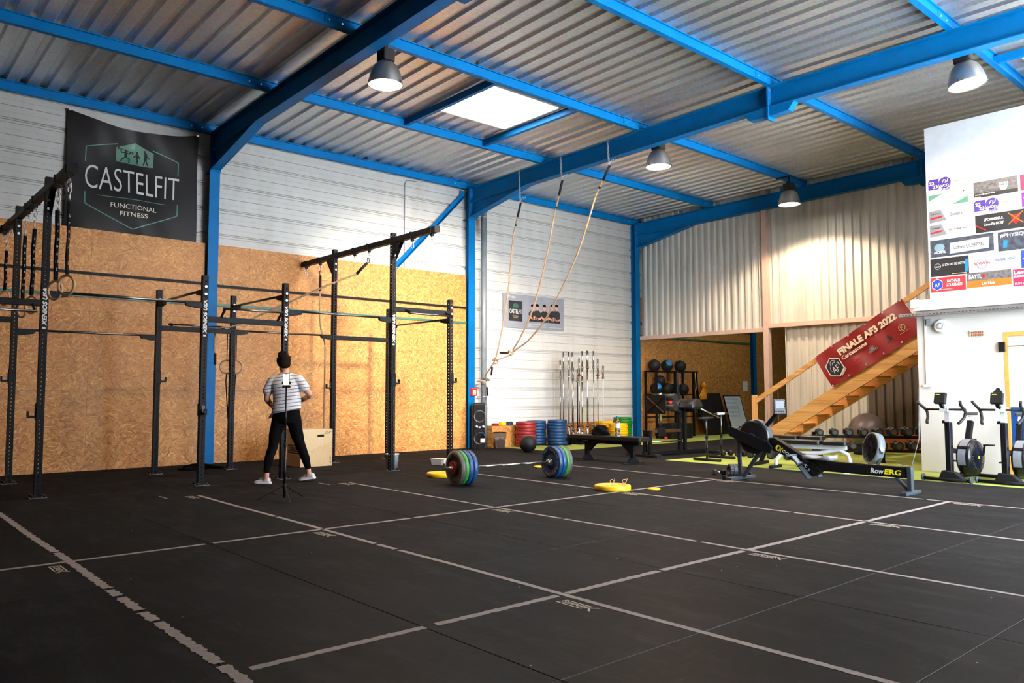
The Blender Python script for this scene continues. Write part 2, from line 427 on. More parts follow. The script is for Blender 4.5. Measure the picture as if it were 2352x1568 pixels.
# twisted rope
def rope_mat(name, c1, c2):
    t = NT(name); v = t.wcoords((1, 1, 1)); n = t.noise(v, 90, 3); t.base(t.ramp(n, [(.3, c1), (.7, c2)])); t.rough(.8)
rope_mat('rope', srgb(124, 100, 78), srgb(190, 158, 122))
# striped shirt: stripes by height
t = NT('striped_shirt'); tc = t.coords((1, 1, 1)); sx = t.node('ShaderNodeSeparateXYZ'); t.link(tc, sx.inputs[0])
ad = t.node('ShaderNodeMath', operation='MULTIPLY_ADD'); t.link(sx.outputs['X'], ad.inputs[0]); ad.inputs[1].default_value = -.13; t.link(sx.outputs['Z'], ad.inputs[2])
mul = t.node('ShaderNodeMath', operation='MULTIPLY'); t.link(ad.outputs[0], mul.inputs[0]); mul.inputs[1].default_value = 1 / .046
fr = t.node('ShaderNodeMath', operation='FRACT'); t.link(mul.outputs[0], fr.inputs[0])
c = t.ramp(fr.outputs[0], [(0, (.03, .03, .035)), (.14, (.03, .03, .035)), (.17, srgb(228, 224, 224)), (1, srgb(228, 224, 224))]); t.base(c); t.rough(.8)
# ================================================================ the building
FR = (4.98, 10.70, 16.40, 22.1)           # portal frames (y)
XR = 14.9                                  # right wall
Y0, Y1 = -6.4, 27.0
def zr(x): return 5.76 + .0134 * (x if x < 7.45 else 14.9 - x)   # top of rafters

# ---- floor: slab, rubber mats one by one, turf, tape, stencilled marks
floor = MB().bb((-.3, Y0, -.12), (XR + .1, Y1, -.014)).build('floor', 'rubber_mat'); floor['kind'] = 'structure'; floor['label'] = 'black rubber gym floor of square mats'
def mat_mesh(w, l):
    b = MB(); e = .003; hx, hy = w / 2 - .0015, l / 2 - .0015
    P = [(-hx, -hy, -.014), (hx, -hy, -.014), (hx, hy, -.014), (-hx, hy, -.014), (-hx, -hy, -.003), (hx, -hy, -.003), (hx, hy, -.003), (-hx, hy, -.003),
         (-hx + e, -hy + e, 0), (hx - e, -hy + e, 0), (hx - e, hy - e, 0), (-hx + e, hy - e, 0)]
    b.add(P, [(0, 1, 5, 4), (1, 2, 6, 5), (2, 3, 7, 6), (3, 0, 4, 7), (4, 5, 9, 8), (5, 6, 10, 9), (6, 7, 11, 10), (7, 4, 8, 11), (8, 9, 10, 11)]); return b.mesh('rubber_mat')
xs = [0.0] + [.25 + k for k in range(15)] + [XR]; ys = [1.37 + k for k in range(-2, 11)]
_mm = {}
for i in range(len(xs) - 1):
    for j in range(len(ys) - 1):
        w = round(xs[i + 1] - xs[i], 3); key = (w, 1)
        if key not in _mm: _mm[key] = mat_mesh(w, 1.0)
        o = obj('rubber_mat', _mm[key], 'rubber_mat', floor, loc=((xs[i] + xs[i + 1]) / 2, (ys[j] + ys[j + 1]) / 2, 0))
# mats running on into the back room
for i in range(3):
    for j in range(9):
        if (1.0, 1) not in _mm: _mm[(1.0, 1)] = mat_mesh(1, 1)
        x = 2.0 + i * .95 + .45
        obj('rubber_mat', _mm[(1.0, 1)], 'rubber_mat', floor, loc=(x, 11.37 + .5 + j, .006)).scale = (.95, 1, 1)
tf = MB().bb((-.1, 11.38, -.013), (XR, Y1, .0)).build('floor_turf', 'turf'); tf['kind'] = 'structure'; tf['label'] = 'lime green artificial turf beyond the rubber mats'

def tape(x0, y0, x1, y1, w=.055, gaps=(), seed=0, ragged=.0022, bend=0):
    rnd = random.Random(seed); b = MB(); L = hypot(x1 - x0, y1 - y0); d = Vector(((x1 - x0) / L, (y1 - y0) / L)); q = Vector((-d.y, d.x)); n = int(L / .01); rag = lambda s, k: ragged * (sin(s * 37 + seed + k) + sin(s * 83 + seed * 2.3 + k * 1.7) + .6 * sin(s * 151 + k * 3)) * .5
    pts = []; run = []
    for i in range(n + 1):
        s = L * i / n; g = any(a < s < b_ for a, b_ in gaps)
        if g:
            if len(run) > 1: pts.append(run)
            run = []; continue
        c = Vector((x0, y0)) + d * s + q * (bend * sin(s * 1.1) + .004 * sin(s * 2.3 + seed))
        run.append((c + q * (w / 2 + rag(s, 0)), c - q * (w / 2 + rag(s, 5))))
    if len(run) > 1: pts.append(run)
    for run in pts:
        P = [(p.x, p.y, .0018) for p, _ in run] + [(p.x, p.y, .0018) for _, p in run] + [(p.x, p.y, .0002) for p, _ in run] + [(p.x, p.y, .0002) for _, p in run]; m = len(run)
        F = [(i, i + 1, m + i + 1, m + i) for i in range(m - 1)] + [(i, i + 1, 2 * m + i + 1, 2 * m + i) for i in range(m - 1)] + [(m + i, m + i + 1, 3 * m + i + 1, 3 * m + i) for i in range(m - 1)]
        b.add(P, F)
    return b.build('tape_line', 'tape', floor)
AY = [1.37, 3.37, 5.37, 7.37, 9.37]
tape(4.2, AY[0], 11.2, AY[0], .056, [(2.62, 2.65), (3.05, 3.08), (4.10, 4.14), (4.34, 4.38), (4.75, 4.80), (5.02, 5.05), (5.9, 5.93)], 1, .008)
tape(4.2, AY[1], XR - .3, AY[1], .045, [(2.1, 2.13), (3.95, 3.99), (4.25, 4.29)], 2)
tape(4.2, AY[2], XR - .3, AY[2], .040, [(1.2, 1.23), (2.6, 2.62), (4.05, 4.08), (5.6, 5.63)], 3)
tape(4.3, AY[3], XR - .3, AY[3], .045, [(3.1, 3.13), (5.2, 5.24)], 4)
tape(4.4, AY[4], XR - .3, AY[4], .045, [(5.6, 5.63)], 5)
tape(7.26, -.6, 7.26, 9.37, .045, [(2.95, 3.0), (4.9, 4.93)], 6)
tape(10.26, 1.45, 10.26, 9.35, .048, [(.93, .99), (1.88, 1.95), (2.84, 2.87), (3.86, 3.93), (5.86, 5.90)], 7, .004)
for k, (x, y) in enumerate(((4.3, 3.2), (4.3, 5.25))): tape(x - .35, y - .2 - k * .0, x - .05, y - .2, .02, (), 20 + k)
def floor_logo(x, y, s=1.0):
    b = MB(); Mx = frame((x + .30 * s, y + .075 * s, .0015), (-1, 0, 0), (0, -1, 0)) @ SC(s, s, 1)
    put_text(b, 'XENIOS', Mx @ T(.045, .022, 0), .20, .040, bold=.02, shear=.25)
    for y0 in (.004, .072): flat(b, [(.05 + .02 * (y0 > .03), y0), (.25 + .02 * (y0 > .03), y0), (.254 + .02 * (y0 > .03), y0 + .010), (.054 + .02 * (y0 > .03), y0 + .010)], Mx)
    flat(b, [(.245, .006), (.256, .006), (.275, .080), (.264, .080)], Mx)
    flat(b, [(.0, .0), (.02, .0), (.055, .040), (.045, .045)], Mx); flat(b, [(.0, .085), (.02, .085), (.055, .045), (.045, .040)], Mx)
    b.build('stencil_mark', 'logo_ink', floor)
for x, ysd in ((7.34, (0, 1, 2, 3, 4)), (10.33, (1, 2, 3, 4)), (4.15, (1, 2))):
    for k in ysd: floor_logo(x, AY[k] - .145, 1.0)

# ---- left wall: steel siding trays above, wood boards below
wl = MB().bb((-.32, Y0, 0), (-.20, Y1, 6.1)).build('wall_left', 'siding'); wl['kind'] = 'structure'; wl['label'] = 'long white siding wall clad in wooden boards below'
def siding_mesh(L, h=.45, clip=None):
    p = [(.0, -.035), (.007, -.035), (.010, 0), (.022, 0), (.025, -.028), (.033, -.028), (.036, 0), (.12, 0), (.121, -.004), (.126, -.004), (.127, 0), (.222, 0), (.224, -.022), (.230, -.022), (.232, 0),
         (.31, 0), (.311, -.004), (.316, -.004), (.317, 0), (.404, 0), (.407, -.020), (.413, -.020), (.416, 0), (.436, 0), (.44, -.035), (.45, -.035)]
    if clip: p = [q for q in p if q[0] < clip] + [(clip, 0)]
    b = MB(); n = len(p); P = [(d, y, z) for y in (-L / 2, L / 2) for z, d in p]; b.add(P, [(i, i + 1, n + i + 1, n + i) for i in range(n - 1)]); return b.mesh('siding_panel')
for a, b_, z0 in ((Y0, FR[0], 3.55), (FR[0], FR[1], 3.55), (FR[1], FR[2], -.05), (FR[2], FR[3], 3.1), (FR[3], Y1, 3.1)):
    L = b_ - a; me = siding_mesh(L); top = siding_mesh(L, clip=.40); k0 = math.floor((z0 + .05) / .45); k = k0
    while -.05 + .45 * k < 5.75:
        z = -.05 + .45 * k; obj('siding_panel', me if z + .45 < 5.85 else top, 'siding', wl, loc=(-.13, (a + b_) / 2, z)); k += 1
def osb_board(y0, y1, z0, z1):
    MB().bb((-.035, y0 + .0012, z0 + .001), (0, y1 - .0012, z1 - .001)).build('osb_board', 'osb', wl)
rows = ((0.0, 1.25), (1.25, 2.5), (2.5, 3.81))
for j, (z0, z1) in enumerate(rows):
    for seg, cuts in (((Y0, FR[0] - .10), (-4.4, -1.9, .6, 3.1)), ((FR[0] + .09, FR[1] - .09), (5.68 + (j == 1) * 1.25, 8.18)), ((FR[2] + .1, FR[3] - .1), (18.2, 20.7)), ((FR[3] + .1, Y1), (24.6,))):
        e = [seg[0]] + [c for c in cuts] + [seg[1]]
        for a, b_ in zip(e, e[1:]): osb_board(a, b_, z0, z1)
# filler behind column gaps
# ---- rails along the boards
def rail(a, b_, z, mat, name, label): MB().bb((.0, a, z - .022), (.03, b_, z + .022)).build(name, mat, None, label=label, cat='strip')
rail(-3, FR[0] - .1, 3.10, 'black_steel', 'wall_strip', 'long black strip across the wooden boards left of the first blue column')
rail(FR[0] + .1, FR[1] - .1, 3.08, 'black_steel', 'wall_strip', 'upper black strip across the wooden boards between two blue columns')
rail(-3, FR[0] - .1, 2.74, 'banner_green', 'wall_strip', 'green strip behind the hanging rings on the left boards')
rail(FR[0] + .1, FR[1] - .1, 2.75, 'banner_green', 'wall_strip', 'green strip below the black one between two blue columns')
rail(FR[2] + .1, FR[3] - .1, 2.74, 'banner_green', 'wall_strip', 'dark green strip across the boards of the back room')
rail(FR[2] + .1, FR[3] - .1, 3.08, 'black_steel', 'wall_strip', 'dark strip high on the boards of the back room')

# ---- portal frames
def ibeam(b, p0, p1, depth, fw, up, tf=.016, tw=.011):
    """I section from p0 to p1 (axis at mid depth); up = direction of the depth"""
    p0 = Vector(p0); p1 = Vector(p1); d = (p1 - p0).normalized(); up = Vector(up); up = (up - d * up.dot(d)).normalized()
    for s in (-1, 1): b.bar(p0 + up * s * (depth - tf) / 2, p1 + up * s * (depth - tf) / 2, fw, tf, up)
    b.bar(p0, p1, tw, depth - 2 * tf, up)
names = ('first', 'second', 'third', 'fourth')
for k, y in enumerate(FR):
    r = thing('portal_frame', ['blue steel portal frame crossing the roof at the left, beside the black banner', 'blue steel portal frame in the middle carrying the three climbing ropes',
              'blue steel portal frame along the top of the back wall', 'blue steel frame in the dark back room'][k], 'steel frame', (0, y, 0), 0, 'blue portal frames')
    b = MB(); ibeam(b, (-.05, 0, 0), (-.05, 0, 5.74), .30, .18, (1, 0, 0)); b.build('column', 'blue_steel', r, .002)
    if k < 3:
        b = MB(); b.bb((-.19, -.085, 5.06), (.09, .085, 5.075)); b.build('stiffener', 'blue_steel', r)
        b = MB(); b.bar((7.38, 0, zr(7.4) - .17), (7.38, 0, zr(7.4) - .171), .01, .01)
        for s in (0, 1):
            b = MB(); xa, xb = ((.1, 7.45), (7.45, 14.8))[s]
            ibeam(b, (xa, 0, zr(xa) - .165), (xb, 0, zr(xb) - .165), .33, .165, (0, 0, 1)); b.build('rafter', 'blue_steel', r, .002)
        # haunch at the column, apex plates with bolts
        b = MB(); L = 1.8; zb = 5.10; zt = zr(2) - .33
        b.add([(.1, -.006, zb), (.1 + L, -.006, zt), (.1, -.006, zt), (.1, .006, zb), (.1 + L, .006, zt), (.1, .006, zt)], [(0, 1, 2), (3, 5, 4), (0, 3, 4, 1), (1, 4, 5, 2), (2, 5, 3, 0)])
        b.bar((.1, 0, zb), (.1 + L + .05, 0, zt), .165, .014, (0, 0, 1)); b.build('haunch', 'blue_steel', r)
        b = MB(); b.bb((.10, -.09, 5.07), (.125, .09, 5.76)); b.build('end_plate', 'blue_steel', r, .002)
        b = MB()
        for z in (5.2, 5.32, 5.44, 5.56, 5.68):
            for sy in (-.06, .06): b.cyl((.125, sy, z), (.145, sy, z), .013, n=6)
        b.build('bolt', 'dark_grey', r)
        b = MB(); za = zr(7.45); b.bb((7.435, -.095, za - .52), (7.465, .095, za + .01)); b.build('apex_plate', 'blue_steel', r, .002)
        b = MB()
        for s in (-1, 1):
            pts = [(7.45, za - .33), (7.45 + s * .42, za - .335), (7.45 + s * .33, za - .45), (7.45, za - .47)]
            b.prism(pts, -.07, .07, Matrix(((1, 0, 0, 0), (0, 0, 1, 0), (0, 1, 0, 0), (0, 0, 0, 1))))
        b.build('gusset', 'blue_steel', r)
        b = MB()
        for z in (-.45, -.3, -.18, -.06):
            for s in (-1, 1): b.cyl((7.425, s * .06, za + z), (7.475, s * .06, za + z), .014, n=6)
        b.build('bolt', 'copper_brown', r)
# ---- purlins: continuous lines on top of the rafters
PX = (-.04, 2.42, 4.90, 7.47, 10.02, 12.5, 14.86)
ords = ('blue eaves beam along the top of the left wall', 'blue roof purlin nearest the left wall', 'blue roof purlin beside the skylight, second from the left wall', 'blue roof purlin along the ridge of the roof',
        'blue roof purlin right of the ridge, beside the right skylight', 'blue roof purlin farthest right, above the white cabin', 'blue eaves beam along the right wall')
for x, lb in zip(PX, ords):
    z = zr(min(max(x, 0), 14.9)); r = thing('roof_purlin', lb, 'purlin', (x, 0, z), 0, 'blue roof purlins')
    e = [Y0] + list(FR[:3]) + [Y1]
    for a, b_ in zip(e, e[1:]):
        b = MB(); b.bb((-.035, a + .002, 0), (.045, b_ - .002, .014)); b.bb((-.045, a + .002, .146), (.035, b_ - .002, .16)); b.bb((-.006, a + .002, .014), (.006, b_ - .002, .146)); b.build('purlin_length', 'blue_steel', r)
    for y in FR[:3]:
        b = MB(); b.bb((.006, y - .45, .02), (.014, y + .45, .14)); s_ = b.build('splice_plate', 'blue_steel', r)
        b = MB()
        for dy in (-.38, -.2, .2, .38): b.cyl((.0, y + dy, .08), (.026, y + dy, .08), .012, n=6)
        b.build('bolt', 'zinc', s_)
# ---- ceiling: trapezoidal galvanised sheets, open at the skylights
SKY = ((3.17, 4.60, 7.53, 9.015), (10.30, 11.75, 12.4, 13.85), (2.8, 4.25, 18.6, 20.05))  # third opening is unseen, added to light the back room
ceil = bpy.data.objects.new('ceiling', None); COL.objects.link(ceil); ceil['kind'] = 'structure'; ceil['label'] = 'galvanised corrugated metal roof'
PR = ((0, 0), (.150, 0), (.178, .038), (.242, .038), (.27, 0))
def sheet(k):
    b = MB(); y0 = 7.53 + 1.08 * k
    for rb in range(4):
        for (ya, za), (yb, zb) in zip(PR, PR[1:]):
            a, c = y0 + rb * .27 + ya, y0 + rb * .27 + yb; mid = (a + c) / 2; cuts = [-.25, 7.45, XR + .2]
            holes = [h for h in SKY if h[2] < mid < h[3]]
            for h in holes: cuts += [h[0], h[1]]
            cuts.sort()
            for x0, x1 in zip(cuts, cuts[1:]):
                if any(h[0] <= (x0 + x1) / 2 <= h[1] for h in holes): continue
                z0, z1 = zr(x0) + .162, zr(x1) + .162
                b.add([(x0, a, z0 + za), (x1, a, z1 + za), (x1, c, z1 + zb), (x0, c, z0 + zb)], [(0, 1, 2, 3)])
    b.build('roof_sheet', 'galvanised', ceil)
for k in range(-13, 19): sheet(k)
# roof lining above (keeps daylight out of the rib gaps)
b = MB()
cx = sorted({-.5, XR + .5} | {h[0] - .03 for h in SKY} | {h[1] + .03 for h in SKY}); cy = sorted({Y0 - .3, Y1 + .3} | {h[2] - .03 for h in SKY} | {h[3] + .03 for h in SKY})
for xa, xb in zip(cx, cx[1:]):
    for ya, yb in zip(cy, cy[1:]):
        mx, my = (xa + xb) / 2, (ya + yb) / 2
        if any(h[0] - .04 < mx < h[1] + .04 and h[2] - .04 < my < h[3] + .04 for h in SKY): continue
        b.bb((xa, ya, 6.14), (xb, yb, 6.2))
b.build('roof_insulation', 'dark_grey', ceil)
for k, (x0, x1, y0, y1) in enumerate(SKY):
    w = thing('window_%d' % (k + 1), ['bright square skylight between blue purlins', 'bright skylight at the right over the white cabin', 'skylight over the back room'][k], 'skylight', ((x0 + x1) / 2, (y0 + y1) / 2, 6.0), 0, None, 'structure')
    zc = zr((x0 + x1) / 2) + .15 - 6.0; hx, hy = (x1 - x0) / 2, (y1 - y0) / 2
    b = MB()
    for s in (-1, 1):
        b.bb((s * hx - .02, -hy - .02, zc - .03), (s * hx + .02, hy + .02, zc + .26)); b.bb((-hx, s * hy - .02, zc - .03), (hx, s * hy + .02, zc + .26))
    b.build('kerb', 'white_gloss', w)
    MB().bb((-hx, -hy, zc + .22), (hx, hy, zc + .24)).build('pane', 'sky_pane', w)
    b = MB(); b.bb((-.006, -hy, zc + .19), (.006, hy, zc + .215)); b.build('glazing_bar', 'white_gloss', w)
    xa, xb = [(PX[i], PX[i + 1]) for i in range(len(PX) - 1) if PX[i] <= x0 <= PX[i + 1] + .2][0]; ox = (x0 + x1) / 2
    b = MB()
    for s in (-1, 1): b.bb((xa - ox, s * (hy + .13) - .035, zc - .13), (xb - ox, s * (hy + .13) + .035, zc - .02))
    b.build('trimmer_beam', 'blue_steel', w)

# ---- back wall: corrugated white sheets hung on steel rails
def corr(b, x0, x1, z0, z1, y, pitch=.183, d=.038, zt=None):
    p = ((0, 0), (.07, 0), (.095, 1), (.158, 1), (.183, 0)); x = x0
    while x < x1 - 1e-4:
        for (a, da), (c, dc) in zip(p, p[1:]):
            xa, xb = min(x + a, x1), min(x + c, x1)
            if xb - xa < 1e-5: continue
            ta = zt(xa) if zt else z1; tb = zt(xb) if zt else z1
            b.add([(xa, y - da * d, z0), (xb, y - dc * d, z0), (xb, y - dc * d, tb), (xa, y - da * d, ta)], [(0, 1, 2, 3)])
        x += pitch
wb = MB().bb((-.2, Y1 - .1, 0), (XR, Y1, 6.1)).build('wall_back', 'osb'); wb['kind'] = 'structure'; wb['label'] = 'dark far wall of the back room'
wc = thing('wall_corrugated', 'white corrugated metal wall at the back with the wide opening below', 'wall', (0, 16.56, 0), 0, None, 'structure')
zt = lambda x: zr(x) + .15
for x0, x1, z0 in ((.10, 1.93, 2.72), (1.93, 3.76, 2.72), (3.93, 5.76, 2.80), (5.76, 7.59, 2.80), (7.59, 9.42, 2.80), (9.42, 11.25, 2.80), (11.25, 13.08, 2.8), (13.08, XR, 2.8)):
    b = MB(); corr(b, x0, x1, z0, 0, 0, zt=zt); b.build('corrugated_sheet', 'wall_sheet', wc)
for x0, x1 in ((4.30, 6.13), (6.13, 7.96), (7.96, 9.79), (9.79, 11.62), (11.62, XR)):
    b = MB(); corr(b, x0, x1, 0, 2.80, .06); b.build('corrugated_sheet', 'wall_sheet' if x0 < 6 else 'stair_shade_sheet', wc)  # sheets under the stairs get a darker brown standing in for shade
MB().bb((3.80, -.12, 0), (3.93, .02, zt(3.9))).build('post', 'beige_post', wc, .003)
MB().bb((.1, -.10, 2.62), (3.80, .03, 2.72)).build('rail', 'beige_post', wc, .003)
MB().bb((3.93, -.10, 2.70), (XR, .02, 2.80)).build('rail', 'beige_post', wc, .003)
MB().bb((4.285, -.0, 0), (4.30, .09, 2.72)).build('edge_trim', 'wall_sheet', wc)

# ---- walls behind and right of the camera; roller door opening towards daylight
wr = bpy.data.objects.new('wall_right', None); COL.objects.link(wr); wr['kind'] = 'structure'; wr['label'] = 'white side wall with the open roller door'
for a, b_ in (((XR, Y0, 0), (XR + .15, DOOR[0], 6.1)), ((XR, DOOR[1], 0), (XR + .15, Y1, 6.1)), ((XR, DOOR[0], DOOR[3]), (XR + .15, DOOR[1], 6.1))):
    MB().bb(a, b_).build('wall_section', 'siding', wr)
wq = MB().bb((-.3, Y0 - .15, 0), (XR + .15, Y0, 6.1)).build('wall_front', 'osb'); wq['kind'] = 'structure'; wq['label'] = 'wall behind the camera'
gr = MB().bb((XR + .05, -30, -.16), (60, 45, -.06)).build('ground_outside', 'concrete'); gr['kind'] = 'structure'; gr['label'] = 'sunlit concrete yard outside the roller door'

an = MB().bb((15.3, 15.2, -.06), (34, 30, 7)).build('daylight_block_outside', 'dark_grey'); an['kind'] = 'structure'; an['label'] = 'unseen dark block added beyond the yard to cut daylight'  # unseen block, added to keep daylight off the left bay
# ---- white cabin at the right
CX, CY = 8.70, 12.66
wk = thing('wall_cabin', 'white rendered cabin wall with door and sponsor board', 'wall', (CX, CY, 0), 0, None, 'structure')
MB().bb((0, 0, 0), (1.17, 1.9, 2.45)).build('wall_section', 'white_paint', wk, .006)
MB().bb((1.17, 0, 2.06), (2.05, 1.9, 2.45)).build('wall_section', 'white_paint', wk)
MB().bb((2.05, 0, 0), (XR - CX, 1.9, 2.45)).build('wall_section', 'white_paint', wk)
MB().bb((-.02, -.05, 2.45), (XR - CX, 1.95, 2.62)).build('coping', 'white_paint', wk, .004)
MB().bb((-.06, -.06, 2.50), (.06, .05, 2.63)).build('coping_block', 'white_paint', wk, .004)
MB().bb((.22, -.02, 2.62), (XR - CX, .05, 5.27)).build('sponsor_board', 'white_gloss', wk)
d1 = thing('door_1', 'cream door with blue kick panel in an orange wood frame', 'door', (CX + 1.17, CY, 0), 0, None, 'structure')
b = MB(); b.bb((0, .0, 0), (.055, .12, 2.06)); b.bb((.055, .0, 2.0), (.83, .12, 2.06)); b.bb((.83, 0, 0), (.88, .12, 2.06)); b.build('door_frame', 'door_wood', d1, .003)
MB().bb((.055, .03, .01), (.83, .07, 2.0)).build('door_leaf', 'off_white', d1)
MB().bb((.058, .018, .02), (.828, .03, .99)).build('kick_panel', 'blue_door', d1)
b = MB(); b.bb((-.05, -.04, 1.78), (.03, .0, 1.92)); b.build('latch_box', 'black_steel', d1, .004)
b = MB(); b.bb((.05, .0, 1.85), (.30, .012, 1.862)); b.build('latch_bar', 'steel', d1)
MB().bb((.28, .012, 1.80), (.40, .03, 1.94)).build('latch_plate', 'door_wood', d1)
# ================================================================ high bay lamps
def lamp(x, y, label, tilt=(0, 0), power=900, cone=168):
    r = thing('high_bay_lamp', label, 'lamp', (x, y, 5.66), 0, 'high bay lamps under the roof')
    Mt = RX(tilt[0]) @ RY(tilt[1])
    b = MB(Mt); b.rbox((0, 0, -.075), (.21, .17, .15), .03); b.rbox((0, 0, -.16), (.15, .15, .05), .04); b.build('gear_box', 'black_matte', r, .006)
    b = MB(Mt); b.bb((-.02, -.09, 0), (.02, .09, .03)); b.bb((-.02, -.02, .0), (.02, .02, .15)); b.M = Matrix(); zz = zr(x) - 5.66; pxx = min((4.90, 10.02), key=lambda q: abs(q - x)) - x; b.bb((min(pxx, 0) - .03, -.03, zz - .025), (max(pxx, 0) + .03, .03, zz - .001)); b.build('bracket', 'black_steel', r)
    prof = [(.06, -.15), (.105, -.165), (.150, -.205), (.182, -.265), (.205, -.335), (.220, -.405), (.228, -.455), (.229, -.462), (.218, -.462), (.205, -.40), (.19, -.33), (.165, -.27), (.13, -.21), (.06, -.17)]
    b = MB(Mt); b.lathe(prof, 32); b.build('reflector', 'aluminium', r)
    b = MB(Mt); b.lathe([(.0, -.450), (.218, -.450), (.218, -.444), (0, -.444)], 32); b.build('glass', 'lamp_glow', r)
    b = MB(Mt)
    for k in range(3): a = k * 2.1 + .4; b.box((.232 * cos(a), .232 * sin(a), -.452), (.02, .02, .03), RZ(a).to_3x3())
    b.build('bolts', 'dark_grey', r)
    l = bpy.data.lights.new('lamp_light', 'SPOT'); l.energy = power; l.color = (1.0, .71, .46); l.spot_size = R(cone); l.spot_blend = .3; l.shadow_soft_size = .16
    lo = bpy.data.objects.new('lamp_light', l); COL.objects.link(lo); lo.parent = r
    lo.matrix_local = Mt @ T(0, 0, -.475)
    return r
LAMPS = [lamp(5.08, 5.33, 'high bay lamp hanging beside the dark blue rafter at the left', power=180),
         lamp(5.08, 10.98, 'high bay lamp hanging behind the middle blue rafter', power=600),
         lamp(5.16, 15.32, 'high bay lamp over the wooden stairs, nearest the corrugated wall', power=560, cone=140),
         lamp(10.02, 11.05, 'high bay lamp at the right in front of the white sponsor board', tilt=(0, R(-6)), power=230)]
# unseen flood lamp, added to make the hot spot on the wooden wall
def flood(p, target, label, power, size):
    r = thing('added_flood_lamp', label, 'lamp', p); d = (Vector(target) - Vector(p)).normalized(); q = (-d).to_track_quat('Z', 'Y').to_matrix().to_4x4()
    b = MB(q); b.lathe([(.06, .25), (.145, .20), (.213, .07), (.229, .0), (.218, .0), (.2, .07), (.13, .19), (.06, .23)], 32); b.build('reflector', 'aluminium', r)
    b = MB(q); b.rbox((0, 0, .30), (.2, .17, .12), .03); b.build('gear_box', 'black_matte', r); b = MB(q); b.lathe([(0, .012), (.218, .012)], 32); b.build('glass', 'lamp_glow', r)
    MB().bar((0, 0, .25), (0, 0, .55), .03, .03).build('bracket', 'black_steel', r)
    l = bpy.data.lights.new('added_flood_light', 'SPOT'); l.energy = power; l.color = (1.0, .88, .74); l.spot_size = size; l.spot_blend = 1.0; l.shadow_soft_size = .45
    lo = bpy.data.objects.new('added_flood_light', l); COL.objects.link(lo); lo.parent = r; lo.matrix_local = q @ T(0, 0, -.02)
flood((10.02, 5.33, 5.25), (0, 9.3, 2.35), 'tipped flood lamp above the camera, lighting the wooden wall', 7500, R(33))
# ================================================================ pull-up rig
XF, XB = 3.15, 1.25
YY = dict(w=.78, a=1.90, b=3.76, c=4.90, d=6.70, e=7.83)
HH = dict(w=2.77, a=3.76, b=2.77, c=2.77, d=3.74, e=2.76)
rig = thing('pull_up_rig', 'black steel pull-up rig of drilled uprights in front of the wooden wall', 'rig', (2.2, 1.9, 0))
def upright_mesh(h, s=.075, pitch=.05, rh=.0125):
    b = MB(); n = int((h - .03) / pitch); hs = s / 2
    for fx in range(4):
        Rm = RZ(fx * pi / 2)
        def face(pts, fs): b.add([Rm @ Vector((hs, p[0], p[1])) for p in pts], fs)
        z = .015 + pitch / 2
        face([(-hs, 0), (hs, 0), (hs, .015), (-hs, .015)], [(0, 1, 2, 3)])
        for k in range(n):
            zc = .015 + pitch * (k + .5); o = [(-hs, -pitch / 2), (0, -pitch / 2), (hs, -pitch / 2), (hs, 0), (hs, pitch / 2), (0, pitch / 2), (-hs, pitch / 2), (-hs, 0)]
            P = [(p[0], zc + p[1]) for p in o] + [(rh * cos(a), zc + rh * sin(a)) for a in (5 * pi / 4 + i * pi / 4 for i in range(8))]
            face(P, [(i, (i + 1) % 8, 8 + (i + 1) % 8, 8 + i) for i in range(8)])
        zt = .015 + pitch * n
        face([(-hs, zt), (hs, zt), (hs, h), (-hs, h)], [(0, 1, 2, 3)])
    b.add([(-hs, -hs, h), (hs, -hs, h), (hs, hs, h), (-hs, hs, h)], [(0, 1, 2, 3)]); return b.mesh('upright')
_um = {}
fp = MB().bb((-.10, -.09, 0), (.10, .09, .010)).mesh('foot_plate')
fb = MB()
for sx in (-.075, .075): fb.cyl((sx, -.06, .01), (sx, -.06, .04), .013, n=6); fb.cyl((sx, .06, .01), (sx, .06, .04), .013, n=6)
fbm = fb.mesh('bolts')
bt = MB()
for dz in (0, .1): bt.cyl((.0375, 0, dz), (.052, 0, dz), .017, n=8)
btm = bt.mesh('bolts')
for k in 'wabcde':
    for x, fr in ((XF, 1), (XB, 0)):
        h = HH[k]
        if h not in _um: _um[h] = upright_mesh(h)
        u = obj('upright', _um[h], 'black_steel', rig, loc=(x - 2.2, YY[k] - 1.9, 0))
        obj('foot_plate', fp, 'dark_grey', u); obj('bolts', fbm, 'black_gloss', u)
        obj('bolts', btm, 'zinc', u, loc=(0, 0, (2.52 if h < 3 else 3.38)))
        if fr and k in 'abcd':
            b = MB(); b.bb((.0376, -.030, 1.95), (.0388, .030, 2.47)); pl = b.build('name_plate', 'black_matte', u)
            b = MB(frame((.0389, .025, 1.99), (0, 0, 1), (0, -1, 0))); put_text(b, 'XENIOS USA', Matrix(), .45, .050, bold=.045, shear=.22); b.build('lettering', 'white_ink', pl)
            b = MB(); b.bb((.0389, -.02, 1.955), (.0395, .015, 1.978)); b.build('lettering', 'white_ink', pl)
def RB(): return MB()
def beam(p, q, w=.07, h=.075, name='crossbeam', holes=True):
    b = MB(); b.bar(p, q, w, h); o = b.build(name, 'black_steel', rig, .004, world=True)
    if holes:
        p = Vector(p); q = Vector(q); d = q - p; L = d.length; d.normalize(); n = int(L / .1); hb = MB(); side = Vector((0, 0, 1)).cross(d)
        sgn = 1 if side.x >= 0 else -1
        for i in range(1, n + 1):
            c = p + d * (L * i / (n + 1)); hb.cyl(c + side * sgn * (w / 2 - .002), c + side * sgn * (w / 2 + .0012), .012, n=8)
        hb.build('holes', 'black_matte', o, world=True)
    return o
def pbar(p, q, r=.017): MB().cyl(p, q, r, n=10).build('pull_up_bar', 'dark_chrome', rig, world=True)
